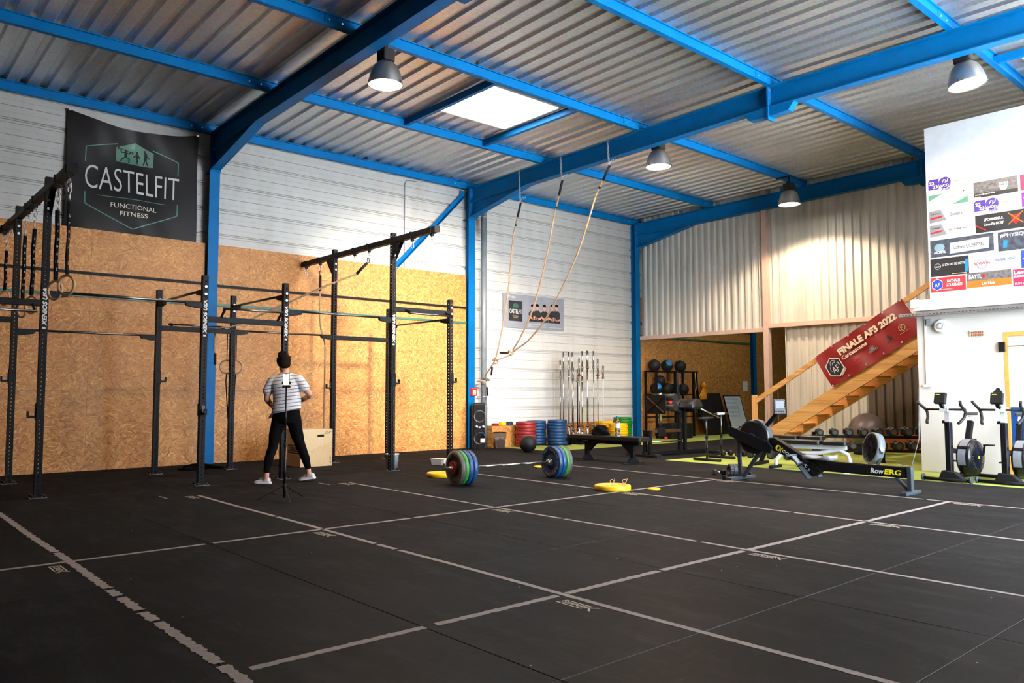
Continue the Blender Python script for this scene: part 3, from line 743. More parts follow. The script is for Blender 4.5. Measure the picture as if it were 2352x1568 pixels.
def flange(p, d):
    """wedge shaped bar bracket on an upright, pointing along d"""
    p = Vector(p); d = Vector(d); pts = [(0, .02), (.22, .02), (.20, -.035), (.06, -.06), (0, -.06)]
    side = Vector((0, 0, 1)).cross(d)
    b = MB(frame(p, d, (0, 0, 1))); b.prism(pts, -.03, .03); b.build('bar_bracket', 'black_steel', rig, world=True)
hs = .0375
def ybar(x, a, c, z):
    pbar((x, YY[a] + hs, z), (x, YY[c] - hs, z)); flange((x, YY[a] + hs, z - .012), (0, 1, 0)); flange((x, YY[c] - hs, z - .012), (0, -1, 0))
def xbar(k, z):
    pbar((XB + hs, YY[k], z), (XF - hs, YY[k], z)); flange((XB + hs, YY[k], z - .012), (1, 0, 0)); flange((XF - hs, YY[k], z - .012), (-1, 0, 0))
ybar(XF, 'a', 'b', 2.40); ybar(XB, 'a', 'b', 2.07); ybar(XF, 'c', 'd', 2.38); ybar(XB, 'c', 'd', 2.21)
for k, z in (('b', 2.58), ('c', 2.60), ('e', 2.44)): xbar(k, z)
def ybeam(x, a, c, z): beam((x, YY[a] + hs, z), (x, YY[c] - hs, z))
ybeam(XF, 'w', 'a', 2.26); ybeam(XB, 'w', 'a', 2.20); ybeam(XF, 'b', 'c', 2.19); ybeam(XB, 'b', 'c', 2.19); ybeam(XF, 'd', 'e', 2.53); ybeam(XB, 'd', 'e', 2.18)
def offset_bar(x, a, c, z, dx, dz, r=.015):
    y0, y1 = YY[a] + .22, YY[c] - .12
    for y in (y0, y1): MB().bar((x, y, z), (x + dx, y, z + dz), .045, .012, (0, 1, 0)).build('bar_bracket', 'black_steel', rig, world=True)
    pbar((x + dx, y0 - .03, z + dz), (x + dx, y1 + .03, z + dz), r)
offset_bar(XF, 'b', 'c', 2.21, .16, .12); offset_bar(XB, 'b', 'c', 2.19, -.14, .08); offset_bar(XF, 'd', 'e', 2.53, .2, -.07); offset_bar(XF, 'w', 'a', 2.25, .14, -.10)
HOOKX = (.17, .72, 1.95, 2.42, 3.69, 4.21)
for k in 'ad':
    y = YY[k]; o = beam((.05, y, 3.62), (4.33, y, 3.62), .085, .085, 'overhead_beam', True)
    for x in (.045, 4.335): MB().box((x, y, 3.62), (.012, .095, .095)).build('end_cap', 'black_gloss', o, world=True)
    for x, s in ((XF, 1), (XB, -1)):
        b = MB(frame((x, y, 3.575), (s, 0, 0), (0, 0, 1))); b.prism([(.0375, 0), (.26, 0), (.0375, -.28)], -.035, -.03); b.prism([(.0375, 0), (.26, 0), (.0375, -.28)], .03, .035); b.build('gusset', 'black_steel', o, world=True)
    for x in HOOKX:
        b = MB(); b.box((x, y, 3.62), (.05, .10, .10)); b.build('clamp', 'black_steel', o, world=True)
        MB().bb((x - .02, y - .02, 3.53), (x + .02, y + .02, 3.57)).build('clamp', 'black_steel', o, world=True); b = MB(); b.torus((x, y, 3.515), .018, .005, RX(pi / 2), 12, 6); b.torus((x, y, 3.50), .022, .005, RX(pi / 2) @ RY(.5), 12, 6); b.torus((x, y, 3.455), .026, .005, RY(pi / 2) @ SC(1.3, 1, 1), 12, 6); b.build('chain', 'zinc', o, world=True)
# ---- gymnastic rings on straps
def ring(x, y, ztop, zc, label, rot, nums=True, seed=0):
    r = thing('gymnastic_ring', label, 'ring', (x, y, zc - .1175), 0, 'wooden gymnastic rings on straps')
    b = MB(RZ(rot)); b.torus((0, 0, .1175), .1035, .0145, RX(pi / 2), 32, 10); b.build('ring', 'ring_wood', r)
    L = ztop - zc + .1175; b = MB()
    b.torus((0, 0, L - .03), .02, .005, RX(pi / 2) @ SC(1, 1, 1), 12, 6); b.torus((0, 0, L - .075), .020, .005, RY(pi / 2) @ SC(1.6, 1, 1), 12, 6); b.torus((0, 0, L - .15), .030, .006, RX(pi / 2) @ SC(1, 1.7, 1), 14, 6); b.build('chain', 'zinc', r)
    rn = random.Random(seed); n = 8; tw = rn.uniform(-.4, .4)
    for s in (-1, 1):
        b = MB()
        for i in range(n):
            z0 = .235 + (L - .2 - .235) * i / n; z1 = .235 + (L - .2 - .235) * (i + 1) / n
            o0 = s * .012 + .006 * sin(i * 1.3 + seed); o1 = s * .012 + .006 * sin((i + 1) * 1.3 + seed)
            if s > 0 and i == 0: z0 = .225
            b.bar((o0 * cos(rot), o0 * sin(rot), z0), (o1 * cos(rot), o1 * sin(rot), z1), .034, .0025, (cos(rot + tw), sin(rot + tw), 0))
        st = b.build('strap', 'black_fabric', r)
        if nums and s > 0:
            nb = MB()
            for i in range(11):
                z = .34 + i * .085
                if z > L - .3: break
                dv = Vector((sin(_yaw + .3), -cos(_yaw + .3), 0)); put_text(nb, str(12 - i), frame(Vector((.012 * cos(rot), .012 * sin(rot), z)) + dv * .006 - Vector((cos(_yaw + .3), sin(_yaw + .3), 0)) * .011, (cos(_yaw + .3), sin(_yaw + .3), 0), (0, 0, 1)), .022, .03, bold=.02)
            nb.build('numerals', 'white_ink', st)
ring(3.70, 1.9, 3.47, 2.36, 'wooden gymnastic ring hanging just right of the tall left upright', .52, seed=1)
ring(4.25, 1.9, 3.47, 2.36, 'wooden gymnastic ring hanging from the near end of the left overhead beam', .60, seed=2)
ring(1.78, 1.9, 3.47, 2.30, 'wooden gymnastic ring just right of the back left upright, left of its pair', .30, seed=3)
ring(2.38, 1.9, 3.47, 2.31, 'wooden gymnastic ring half hidden by the tall left upright', .55, seed=4)
ring(.37, 1.9, 3.47, 2.58, 'wooden gymnastic ring nearest the left picture edge, close to the wall', .45, seed=5)
# rings hung up at the third back upright, straps trailing to the floor
for s, lb in ((-1, 'wooden gymnastic ring hung low on the left of a back upright'), (1, 'wooden gymnastic ring hung low on the right of a back upright')):
    r = thing('gymnastic_ring', lb, 'ring', (XB - .075, YY['c'] + s * .075 + .02, 1.51), 0, 'wooden gymnastic rings on straps')
    MB(RZ(.9)).torus((0, 0, .1175), .1035, .0145, RX(pi / 2), 32, 10).build('ring', 'ring_wood', r)
    b = MB(); p = [(0, 0, .03), (0, -.01, -.12), (.0, -.02 * s, -.5), (.03, -.05 * s, -1.0), (.01, -.04 * s, -1.48)]
    b.tube(p, .022, 6, flat=(1, .25)); b.build('strap', 'black_fabric', r)
    b = MB(); b.tube([(0, 0, .232), (0, 0, .5), (0, .0, .68)], .018, 6, flat=(1, .2)); b.build('strap', 'black_fabric', r)
b = MB(); rn = random.Random(3)
for k in range(5):
    p = [(rn.uniform(.80, .96) + .10 * sin(i * 1.1 + k), 4.25 + .12 * i + .02 * k, .012 + .018 * k * (.5 + .5 * sin(i * .9))) for i in range(7)]
    b.tube(p, .035, 6, flat=(1, .35))
b.build('strap_pile', 'black_fabric', None, label='black strap lying crumpled on the floor behind the rig', cat='strap')
# ---- j-hooks on the uprights
def jhook(x, y, z, d, label):
    r = thing('j_hook', label, 'barbell hook', (x, y, z), atan2(d[1], d[0]), 'barbell hooks on the rig uprights')
    b = MB(); b.bb((.038, -.042, -.09), (.046, .042, .11)); b.bb((-.04, -.046, -.07), (.046, -.038, .09)); b.build('sleeve', 'black_steel', r, .002)
    b = MB(); b.bb((.046, -.022, -.06), (.13, .022, -.035)); b.bb((.115, -.022, -.04), (.135, .022, .02)); b.build('hook', 'black_steel', r, .003)
    b = MB(); b.bb((.0465, -.02, -.035), (.055, .02, .06)); b.bb((.05, -.02, -.035), (.115, .02, -.028)); b.build('pad', 'dark_grey', r)
for q in ((XF, YY['a'], .98, (0, -1), 'black barbell hook low on the tall front upright at the left'), (XB, YY['a'], 1.42, (0, -1), 'barbell hook on the back upright at the picture edge'),
          (XF, YY['b'], .98, (1, 0), 'barbell hook low on the upright in front of the blue column'), (XB, YY['b'], 1.43, (0, 1), 'barbell hook on the back upright left of the blue column'),
          (XF, YY['d'], 1.40, (0, 1), 'barbell hook on the tall upright with the white bucket behind it'), (XB, YY['d'], 1.34, (0, -1), 'barbell hook beside the hanging rope behind the jump box'),
          (XF, YY['e'], 1.43, (0, 1), 'barbell hook on the last upright at the right of the rig')): jhook(*q)
# ---- ropes: a strand twisted body
def rope_body(path, r=.017, name='rope', parent=None, world=True):
    b = MB(); P = []
    path = [Vector(p) for p in path]
    # resample with Catmull-Rom
    pts = []
    for i in range(len(path) - 1):
        p0, p1, p2, p3 = path[max(i - 1, 0)], path[i], path[i + 1], path[min(i + 2, len(path) - 1)]
        m = max(2, int((p2 - p1).length / .03))
        for k in range(m):
            t_ = k / m; pts.append(.5 * ((2 * p1) + (p2 - p0) * t_ + (2 * p0 - 5 * p1 + 4 * p2 - p3) * t_ * t_ + (3 * p1 - p0 - 3 * p2 + p3) * t_ ** 3))
    pts.append(path[-1]); s = 0; last = pts[0]
    for st in range(3):
        s = 0; last = pts[0]; Q = []
        for i, p in enumerate(pts):
            d = (pts[min(i + 1, len(pts) - 1)] - pts[max(i - 1, 0)]).normalized(); s += (p - last).length; last = p
            x = d.cross(Vector((.3, .2, 1)) if abs(d.z) < .9 else Vector((1, 0, 0))).normalized(); y = d.cross(x)
            a = s / .13 * 2 * pi + st * 2 * pi / 3; Q.append(p + (x * cos(a) + y * sin(a)) * r * .48)
        b.tube(Q, r * .58, 5)
    return b.build(name, 'rope', parent, world=world)
r = thing('climbing_rope', 'rope draped diagonally across the rig towards the blue column', 'rope', (2.42, 6.7, 1.7))
rope_body([(2.30, 6.55, 3.18), (2.0, 6.05, 2.92), (1.62, 5.45, 2.58), (1.34, 4.92, 2.29), (1.27, 4.72, 2.25), (1.17, 4.66, 2.18), (1.15, 4.65, 1.95), (1.16, 4.66, 1.83)], .019, 'rope', r)
b = MB(); b.tube([(1.16, 4.66, 1.84), (1.16, 4.66, 1.66)], .022, 8); b.build('end_tape', 'black_matte', r, world=True)
b = MB(); b.tube([(2.40, 6.68, 3.36), (2.29, 6.54, 3.17)], .024, 8); b.torus((2.41, 6.69, 3.40), .03, .007, RX(pi / 2) @ RZ(.4) @ SC(1, 1.6, 1), 14, 6); b.build('sleeve', 'black_matte', r, world=True)
r = thing('climbing_rope', 'rope hanging straight down beside the upright behind the jump box', 'rope', (1.13, 6.6, .3))
rope_body([(.80, 6.66, 3.05), (.86, 6.62, 2.85), (.98, 6.58, 2.45), (1.10, 6.56, 2.22), (1.13, 6.60, 2.0), (1.13, 6.60, 1.2), (1.12, 6.6, .35)], .018, 'rope', r)
b = MB(); b.tube([(.745, 6.69, 3.33), (.80, 6.66, 3.04)], .022, 8); b.torus((.735, 6.69, 3.38), .03, .007, RX(pi / 2) @ SC(1, 1.6, 1), 14, 6); b.build('sleeve', 'black_matte', r, world=True)

# ================================================================ three ropes on the middle portal frame, tied to the down pipe
KN = Vector((1.25, 10.87, 2.06)); KN2 = Vector((.82, 10.74, 1.90)); PIPE = Vector((.20, 10.98, 1.5))
def chain(b, p, q, link=.052, r=.0065):
    p = Vector(p); q = Vector(q); d = q - p; n = max(1, int(d.length / (link * .8))); d.normalize()
    for i in range(n):
        c = p + d * (link * .4 + i * link * .8); side = d.cross(Vector((1, 0, 0)) if i % 2 else Vector((0, 1, 0))).normalized()
        pts = [c + d * (link / 2 * cos(a)) + side * (link * .3 * sin(a)) for a in (2 * pi * k / 8 for k in range(8))]; b.tube(pts, r, 5, closed=True)
def wall_rope(x, label, mids, tail):
    r = thing('climbing_rope', label, 'rope', (x, 10.55, 1.5), 0, 'climbing ropes hung from the middle frame')
    zt_ = zr(x); b = MB(); top = Vector((x, 10.60, zt_ - .01)); zb = (zt_ - .62) if x < 2.2 else (zt_ - .42)
    b2 = Vector((x + .04, 10.59, zb)); chain(b, top, b2); chain(b, b2, (x + .16, 10.68, zb + .06)); chain(b, b2, (x + .05, 10.6, zb - .07)); b.build('chain', 'zinc', r, world=True)
    s0 = Vector((x + .05, 10.6, zb - .06)); d = (Vector(mids[0]) - s0).normalized(); s1 = s0 + d * .3
    MB().tube([s0, s1], .022, 8).build('sleeve', 'black_matte', r, world=True)
    rope_body([s1] + [Vector(m) for m in mids], .0185, 'rope', r)
    m = s1 + (Vector(mids[0]) - s1) * .45 if len(mids) else s1; 
    b = MB(); b.tube([m - d * .02, m + d * .02], .0235, 8); b.build('mark', 'black_matte', r, world=True)
    for a, c in tail: MB().tube([a, c], .021, 8).build('end_tape', 'black_matte', r, world=True)
K = lambda v, *o: tuple(v[i] + o[i] for i in range(3))
wall_rope(1.79, 'climbing rope hung leftmost from the middle blue rafter', [(1.59, 10.62, 4.47), (1.45, 10.65, 3.76), (1.30, 10.67, 3.04), (1.07, 10.70, 2.37), K(KN2, .05, 0, .04), (.60, 10.80, 1.72), (.38, 10.86, 1.57), (.30, 11.02, 1.50), (.20, 11.12, 1.49), (.06, 11.0, 1.47), (.12, 10.84, 1.46), (.28, 10.84, 1.47), (.33, 10.90, 1.45), (.36, 10.92, 1.32)], [((.36, 10.92, 1.33), (.38, 10.93, 1.14))])
wall_rope(3.00, 'climbing rope hung in the middle of the three on the blue rafter', [(2.74, 10.64, 4.55), (2.53, 10.69, 3.98), (2.26, 10.73, 3.36), (1.96, 10.77, 2.82), (1.57, 10.82, 2.35), K(KN, .06, -.02, .05), K(KN, .0, .03, -.04), K(KN, -.02, -.06, .03), K(KN, -.12, .0, -.01)], [(K(KN, -.12, 0, -.01), K(KN, -.32, -.06, 0))])
wall_rope(4.22, 'climbing rope hung rightmost from the blue rafter, sagging to the knot', [(3.88, 10.64, 4.85), (3.64, 10.68, 4.41), (3.31, 10.72, 3.84), (2.88, 10.75, 3.26), (2.38, 10.79, 2.70), (1.82, 10.83, 2.29), K(KN, .06, 0, .02), K(KN, .04, -.05, -.06), K(KN, -.06, .02, -.05), K(KN2, .22, .02, .03), K(KN2, .0, -.03, .0), K(KN2, -.03, .04, .04), K(KN2, .1, .02, -.05), K(KN2, -.03, -.02, -.08), K(KN2, -.04, -.02, -.15)], [(K(KN2, -.04, -.02, -.15), K(KN2, -.06, -.03, -.32))])

# ================================================================ on the left wall
r = thing('down_pipe', 'grey down pipe beside the middle blue column', 'pipe', (.12, 11.02, 0))
MB().cyl((0, 0, .05), (0, 0, 5.6), .068, n=20).build('pipe', 'grey_paint', r)
for z in (1.12, 3.1, 5.15):
    b = MB(); b.lathe([(.068, -.012), (.076, -.012), (.076, .012), (.068, .012)], 20, T(0, 0, z)); b.bb((-.2, -.02, z - .012), (-.07, .0, z + .012)); b.build('clamp', 'zinc', r)
r = thing('wall_brace', 'blue diagonal brace between siding and the middle column', 'brace', (-.08, 8.8, 3.86))
b = MB(); b.bar((-.07, 8.75, 3.78), (-.07, 10.56, 5.62), .09, .012, (1, 0, 0)); b.bar((-.03, 8.75 + .03, 3.78 - .03), (-.03, 10.56 + .03, 5.62 - .03), .012, .09, (1, 0, 0)); b.build('angle_bar', 'blue_steel', r, world=True)
MB().bb((-.08, 10.50, 5.52), (-.07, 10.62, 5.72)).build('gusset', 'blue_steel', r, world=True)
b = MB(); b.tube([(-.10, 9.05, 3.82), (-.10, 9.05, 5.62), (-.10, 9.10, 5.70), (-.10, 9.35, 5.72)], .007, 6); b.build('cable', 'grey_paint', None, label='thin grey cable running up the white siding', cat='cable')
# black banner with the gym emblem
r = thing('wall_banner', 'large black gym banner with white lettering and green hexagon', 'banner', (-.06, 3.72, 3.80))
bw, bh = 2.03, 1.90
def sag(u, v):   # cloth relief (towards the room) and droop of the upper edge
    x = u / bw - .5; top = max(0, (v / bh - .55) / .45)
    drop = -.16 * top * (1 - (2 * x) ** 2)
    fold = .045 * sin(7 * (v / bh) + 3.2 * abs(x)) * (1 - abs(2 * x) ** 3) * (.35 + .65 * v / bh) + .02 * sin(14 * x + 6 * v / bh)
    return drop, fold
Mb = frame((-.06, 3.72 - bw / 2, 3.80), (0, 1, 0), (0, 0, 1))   # u along +y, v up, w = +x
b = MB(); nu, nv = 36, 32; P = []
for side in (0, 1):
    for j in range(nv + 1):
        for i in range(nu + 1):
            u, v_ = bw * i / nu, bh * j / nv; dr, fo = sag(u, v_); P.append(Mb @ Vector((u, v_ + dr, fo - side * .004)))
N = (nu + 1) * (nv + 1)
F = [(s * N + j * (nu + 1) + i, s * N + j * (nu + 1) + i + 1, s * N + (j + 1) * (nu + 1) + i + 1, s * N + (j + 1) * (nu + 1) + i) for s in (0, 1) for j in range(nv) for i in range(nu)]
b.add(P, F, True); b.build('cloth', 'banner_black', r, world=True)
def on_cloth(q):
    dr, fo = sag(q.x, q.y); return Vector((q.x, q.y + dr, fo + .006))
def subdiv_text(mbd, txt, x, y, w, h, **k):
    P, F = text_mesh(txt, **k); mbd.add([Mb @ on_cloth(Vector((x + px * w, y + py * h, 0))) for px, py in P], F)
def poly_cloth(mbd, pts): mbd.add([Mb @ on_cloth(Vector((p[0], p[1], 0))) for p in pts], [tuple(range(len(pts)))])
def line_cloth(mbd, a, c, w, n=10):
    a = Vector(a); c = Vector(c); d = (c - a).normalized(); q = Vector((-d.y, d.x)) * w / 2
    for i in range(n):
        s, e = a + (c - a) * i / n, a + (c - a) * (i + 1) / n; poly_cloth(mbd, [s - q, e - q, e + q, s + q])
b = MB(); subdiv_text(b, 'CASTELFIT', .28, .69, 1.44, .385, bold=-.008); b.build('lettering', 'white_ink', r, world=True)
b = MB(); subdiv_text(b, 'FUNCTIONAL', .66, .425, .70, .075); subdiv_text(b, 'FITNESS', .80, .305, .42, .07); b.build('lettering', 'cream_ink', r, world=True)
b = MB(); hx = [(1.0, .10), (1.72, .42), (1.72, .60)]; 
line_cloth(b, (1.0, .10), (1.70, .42), .014); line_cloth(b, (1.0, .10), (.28, .42), .014); line_cloth(b, (1.70, .42), (1.70, .62), .014, 4); line_cloth(b, (.28, .42), (.28, .62), .014, 4)
line_cloth(b, (.28, 1.12), (.28, 1.38), .014, 4); line_cloth(b, (1.70, 1.12), (1.70, 1.38), .014, 4); line_cloth(b, (.28, 1.38), (.74, 1.57), .014); line_cloth(b, (1.70, 1.38), (1.28, 1.56), .014); line_cloth(b, (.46, .59), (1.50, .59), .010); b.build('outline', 'banner_green_light', r, world=True)
b = MB()
for i in range(8):
    x0, x1 = .72 + .58 * i / 8, .72 + .58 * (i + 1) / 8; tp = lambda x: 1.50 + .17 * (1 - abs(x - 1.01) / .29)
    for j in range(4): poly_cloth(b, [(x0, 1.22 + (tp(x0) - 1.22) * j / 4), (x1, 1.22 + (tp(x1) - 1.22) * j / 4), (x1, 1.22 + (tp(x1) - 1.22) * (j + 1) / 4), (x0, 1.22 + (tp(x0) - 1.22) * (j + 1) / 4)])
b.build('emblem', 'banner_green', r, world=True)
b = MB()
_oc = on_cloth
on_cloth = lambda q: _oc(q) + Vector((0, 0, .004))
def fig(cx, arms, legs):
    poly_cloth(b, [(cx + .022 * cos(k), 1.475 + .026 * sin(k)) for k in (i * pi / 4 for i in range(8))]); line_cloth(b, (cx, 1.45), (cx, 1.34), .045, 3)
    for p in arms + legs:
        for s, e in zip(p, p[1:]): line_cloth(b, s, e, .020, 2)
fig(.87, [[(.86, 1.44), (.80, 1.42), (.79, 1.49)], [(.88, 1.44), (.93, 1.42), (.95, 1.48)]], [[(.86, 1.34), (.81, 1.29), (.79, 1.24)], [(.88, 1.34), (.93, 1.33), (.92, 1.24)]])
line_cloth(b, (.75, 1.50), (.98, 1.46), .012); poly_cloth(b, [(.745, 1.47), (.765, 1.47), (.765, 1.53), (.745, 1.53)]); poly_cloth(b, [(.97, 1.43), (.99, 1.43), (.99, 1.49), (.97, 1.49)])
fig(1.05, [[(1.05, 1.44), (.99, 1.38)], [(1.06, 1.44), (1.10, 1.36)]], [[(1.05, 1.34), (1.04, 1.24)], [(1.06, 1.34), (1.07, 1.24)]]); fig(1.18, [[(1.17, 1.44), (1.16, 1.54)], [(1.19, 1.44), (1.24, 1.38)]], [[(1.17, 1.34), (1.15, 1.24)], [(1.19, 1.34), (1.22, 1.24)]])
b.build('athletes', 'banner_black', r, world=True); on_cloth = _oc
for y, z in ((2.73, 5.68), (4.71, 5.68)): MB().cyl((-.07, y, z), (-.02, y, z), .02, n=10).build('fixing', 'zinc', r, world=True)
# team poster on the siding
r = thing('team_poster', 'grey team poster with five people in black shirts on white siding', 'poster', (-.11, 11.78, 2.73))
Mp = frame((-.095, 11.78, 2.73), (0, 1, 0), (0, 0, 1)); b = MB(Mp); b.bb((0, 0, -.02), (1.99, .80, 0)); b.build('board', 'poster_grey', r, world=True)
b = MB(Mp); b.bb((.17, .16, .0), (.60, .64, .003)); b.build('logo_tile', 'black_panel', r, world=True)
b = MB(Mp); put_text(b, 'CASTELFIT', T(.19, .34, .003), .39, .10, bold=.01); put_text(b, 'FITNESS', T(.14, .70, 0), .24, .05); put_text(b, 'FUNCTIONAL FITNESS', T(.75, .10, 0), .62, .03); put_text(b, 'REJOIGNEZ LE CLUB  -  CASTELFIT  -  FUNCTIONAL FITNESS', T(.78, .045, 0), 1.12, .03); b.build('lettering', 'white_ink', r, world=True)
b = MB(Mp); flat(b, [(.30, .48), (.47, .48), (.47, .55), (.385, .60), (.30, .55)], Matrix(), .004); b.build('emblem', 'banner_green', r, world=True)
b = MB(Mp); put_text(b, 'FUNCTIONAL', T(.29, .27, .003), .19, .025); put_text(b, 'FITNESS', T(.32, .235, .003), .13, .025); b.build('lettering', 'gold_ink', r, world=True)
bs, bk, bhh = MB(Mp), MB(Mp), MB(Mp)
for i, (cx, cy) in enumerate(((.92, .50), (1.08, .52), (1.32, .52), (1.57, .54), (1.73, .55))):
    flat(bk, [(cx - .12, .18), (cx + .12, .18), (cx + .12, cy - .12), (cx + .05, cy - .06), (cx - .05, cy - .06), (cx - .12, cy - .12)], Matrix(), .001 + .0004 * i)
    flat(bs, [(cx - .03, cy - .07), (cx + .03, cy - .07), (cx + .03, cy - .02), (cx - .03, cy - .02)], Matrix(), .0035); disc(bs, (cx, cy + .02), .05, Matrix(), .004, 14, 1.25)
    stroke(bs, [(cx - .11, .30), (cx + .02, .24), (cx + .11, .27)], .045, Matrix(), .0035); flat(bhh, [(cx - .052, cy + .03), (cx + .052, cy + .03), (cx + .045, cy + .085), (cx, cy + .1), (cx - .045, cy + .085)], Matrix(), .005)
bk.build('print', 'black_panel', r, world=True); bs.build('print', 'skin', r, world=True); bhh.build('print', 'hair', r, world=True)
# red call point and small fittings
r = thing('fire_call_point', 'red fire alarm call point on the middle blue column', 'alarm', (.10, 10.73, 1.14))
MB().bb((0, -.07, 0), (.06, .07, .17)).build('case', 'red_plastic', r, .006); b = MB(); b.bb((.06, -.03, .03), (.062, .04, .13)); b.build('glass', 'white_plastic', r)
b = MB(); put_text(b, 'FEU', frame((.0622, -.02, .10), (0, 1, 0), (0, 0, 1)), .05, .02); disc(b, (.01, .05), .012, frame((.0622, -.01, .0), (0, 1, 0), (0, 0, 1))); b.build('lettering', 'red_plastic', r)
# ================================================================ bumper plates
ORD = ['topmost', 'second from the top', 'third from the top', 'fourth from the top', 'fifth from the top', 'sixth from the top', 'seventh from the top', 'eighth from the top', 'ninth from the top', 'bottom']
_pm = {}
def plate_mesh(t_, r=.225):
    k = (t_, r)
    if k not in _pm:
        b = MB(); h = t_ / 2
        prof = [(.026, -h * .8), (.075, -h * .8), (.080, -h * .55), (r * .66, -h * .55), (r * .72, -h), (r - .008, -h), (r, -h + .008), (r, h - .008), (r - .008, h), (r * .72, h), (r * .66, h * .55), (.080, h * .55), (.075, h * .8), (.026, h * .8), (.026, -h * .8)]
        b.lathe(prof, 40); _pm[k] = b.mesh('plate')
    return _pm[k]
def stack(x, y, z0, n, t_, mat, colour, where, group, r=.225, jit=.012, seed=0):
    rn = random.Random(seed)
    for i in range(n):
        o = obj('bumper_plate' if r > .15 else 'change_plate', plate_mesh(t_, r), None if False else mat, loc=(x + rn.uniform(-jit, jit), y + rn.uniform(-jit, jit), z0 + t_ * (i + .5)))
        k = n - 1 - i; od = ORD[k] if i else ('lowest' if n > 1 else 'single')
        tag(o, '%s %s plate, %s %s' % (colour, 'bumper' if r > .15 else 'small change', od, where), 'weight plate', group)
# a mesh may be shared only within one colour
class _PM(dict): pass
_seen = {}
_obj0 = obj
def stack_mat(mat):
    global _pm
    _pm = _seen.setdefault(mat, {})
for a in (dict(x=.56, y=11.88, z0=0, n=8, t_=.070, mat='red_plate', colour='dark red', where='of the red stack', group='red plates by the wall', seed=1),
          dict(x=.64, y=12.78, z0=.02, n=8, t_=.0705, mat='blue_plate', colour='blue', where='of the front blue stack', group='blue plates in the front stack', seed=2),
          dict(x=.22 + .33, y=12.36 - .02, z0=0.02, n=8, t_=.0675, mat='blue_plate', colour='blue', where='of the rear blue stack', group='blue plates in the rear stack', seed=3),
          dict(x=.42, y=14.62, z0=0, n=9, t_=.056, mat='yellow_plate', colour='yellow', where='of the left yellow stack', group='yellow plates in stacks', seed=4),
          dict(x=.96, y=14.56, z0=0, n=9, t_=.052, mat='yellow_plate', colour='yellow', where='of the yellow stack behind the water bottle', group='yellow plates in stacks', seed=5),
          dict(x=.62, y=15.12, z0=.0, n=9, t_=.066, mat='green_plate', colour='green', where='of the tall green stack beside the blue column', group='green plates in stacks', seed=6, jit=.02),
          dict(x=.26, y=15.48, z0=0, n=9, t_=.056, mat='green_plate', colour='green', where='of the half hidden green stack', group='green plates in stacks', seed=7)):
    stack_mat(a['mat']); 
    if a['mat'] == 'blue_plate' and a['x'] < .6: a['x'] = .25; a['y'] = 12.50
    stack(**a)
r = MB(); r.bb((.42, 12.50, 0), (.86, 13.04, .02)); r.build('plate_dolly', 'black_rubber', None, .004, label='flat black board under the front blue plate stack', cat='board')
b = MB(); b.bb((.02, 12.28, 0), (.40, 12.72, .02)); b.build('plate_dolly', 'black_rubber', None, .004, label='flat black board under the blue stack next to the red plates', cat='board')
# low board ledge along the siding with change plates on it
lg = thing('wall_ledge', 'low wooden ledge along the siding behind the plate stacks', 'ledge', (.0, 13.6, 0))
for y0, y1 in ((11.12, 12.37), (12.37, 13.62), (13.62, 14.87), (14.87, 16.1)):
    MB().bb((-.11, y0 + .001, 0), (.0, y1 - .001, .47)).build('ledge_box', 'osb', lg, world=True)
MB().bb((0, 11.12, 0), (.30, 11.82, .47)).build('end_box', 'osb', lg, world=True)
for x, y, n, mat, col, wh, s in ((.14, 11.34, 2, 'red_plate', 'red', 'of the pair left on the wooden ledge', 11), (.15, 11.55, 3, 'yellow_plate', 'yellow', 'of the pile on the wooden ledge', 12), (.14, 11.76, 3, 'blue_plate', 'blue', 'of the pile on the wooden ledge', 13)):
    stack_mat(mat); stack(x, y, .47, n, .028, mat, col, wh, 'change plates on the ledge', r=.085, jit=.004, seed=s)
stack_mat('green_plate'); stack(-.03, 12.28, .47, 2, .035, 'green_plate', 'green', 'of the pair on the ledge above the blue stack', 'change plates on the ledge', r=.07, jit=.002, seed=14)

# ---- plates lying on the floor
def floor_plate(x, y, t_, r, label, letter=True):
    stack_mat('yellow_plate'); me = plate_mesh(t_, r); q = thing('bumper_plate' if r > .15 else 'change_plate', label, 'weight plate', (x, y, 0), 0, 'yellow plates lying on the floor')
    obj('disc', me, 'yellow_plate', q, loc=(0, 0, t_ / 2)); b = MB(); b.lathe([(.024, 0), (.030, 0), (.030, t_ * .92), (.024, t_ * .92), (.024, 0)], 20); b.build('hub', 'steel', q)
    if letter:
        b = MB(); b.lathe([(r * .8, t_ + .0006), (r * .9, t_ + .0006)], 40, smooth=False); b.build('ring_mark', 'gold_ink', q)
    return q
floor_plate(7.08, 7.42, .062, .225, 'large yellow bumper plate lying on a tape crossing'); floor_plate(4.38, 6.78, .058, .225, 'yellow bumper plate lying behind the left barbell end')
floor_plate(7.42, 7.80, .022, .08, 'small yellow plate right of the large one on the floor', False); floor_plate(4.33, 8.75, .024, .085, 'small yellow plate behind the barbell shaft', False)
for dx, lb in ((-.06, 'left wire collar clip on the large yellow plate'), (.07, 'right wire collar clip on the large yellow plate')):
    b = MB(T(7.05 + dx * .7, 7.55 + dx, .062) @ RZ(.6)); b.torus((0, 0, .03), .024, .0035, RX(pi / 2), 16, 6); b.tube([(.024, 0, .03), (.035, 0, .055), (.03, .0, .065)], .0035, 6); b.build('collar_clip', 'gold_ink', None, label=lb, cat='clip', group='wire clips on the yellow plate')

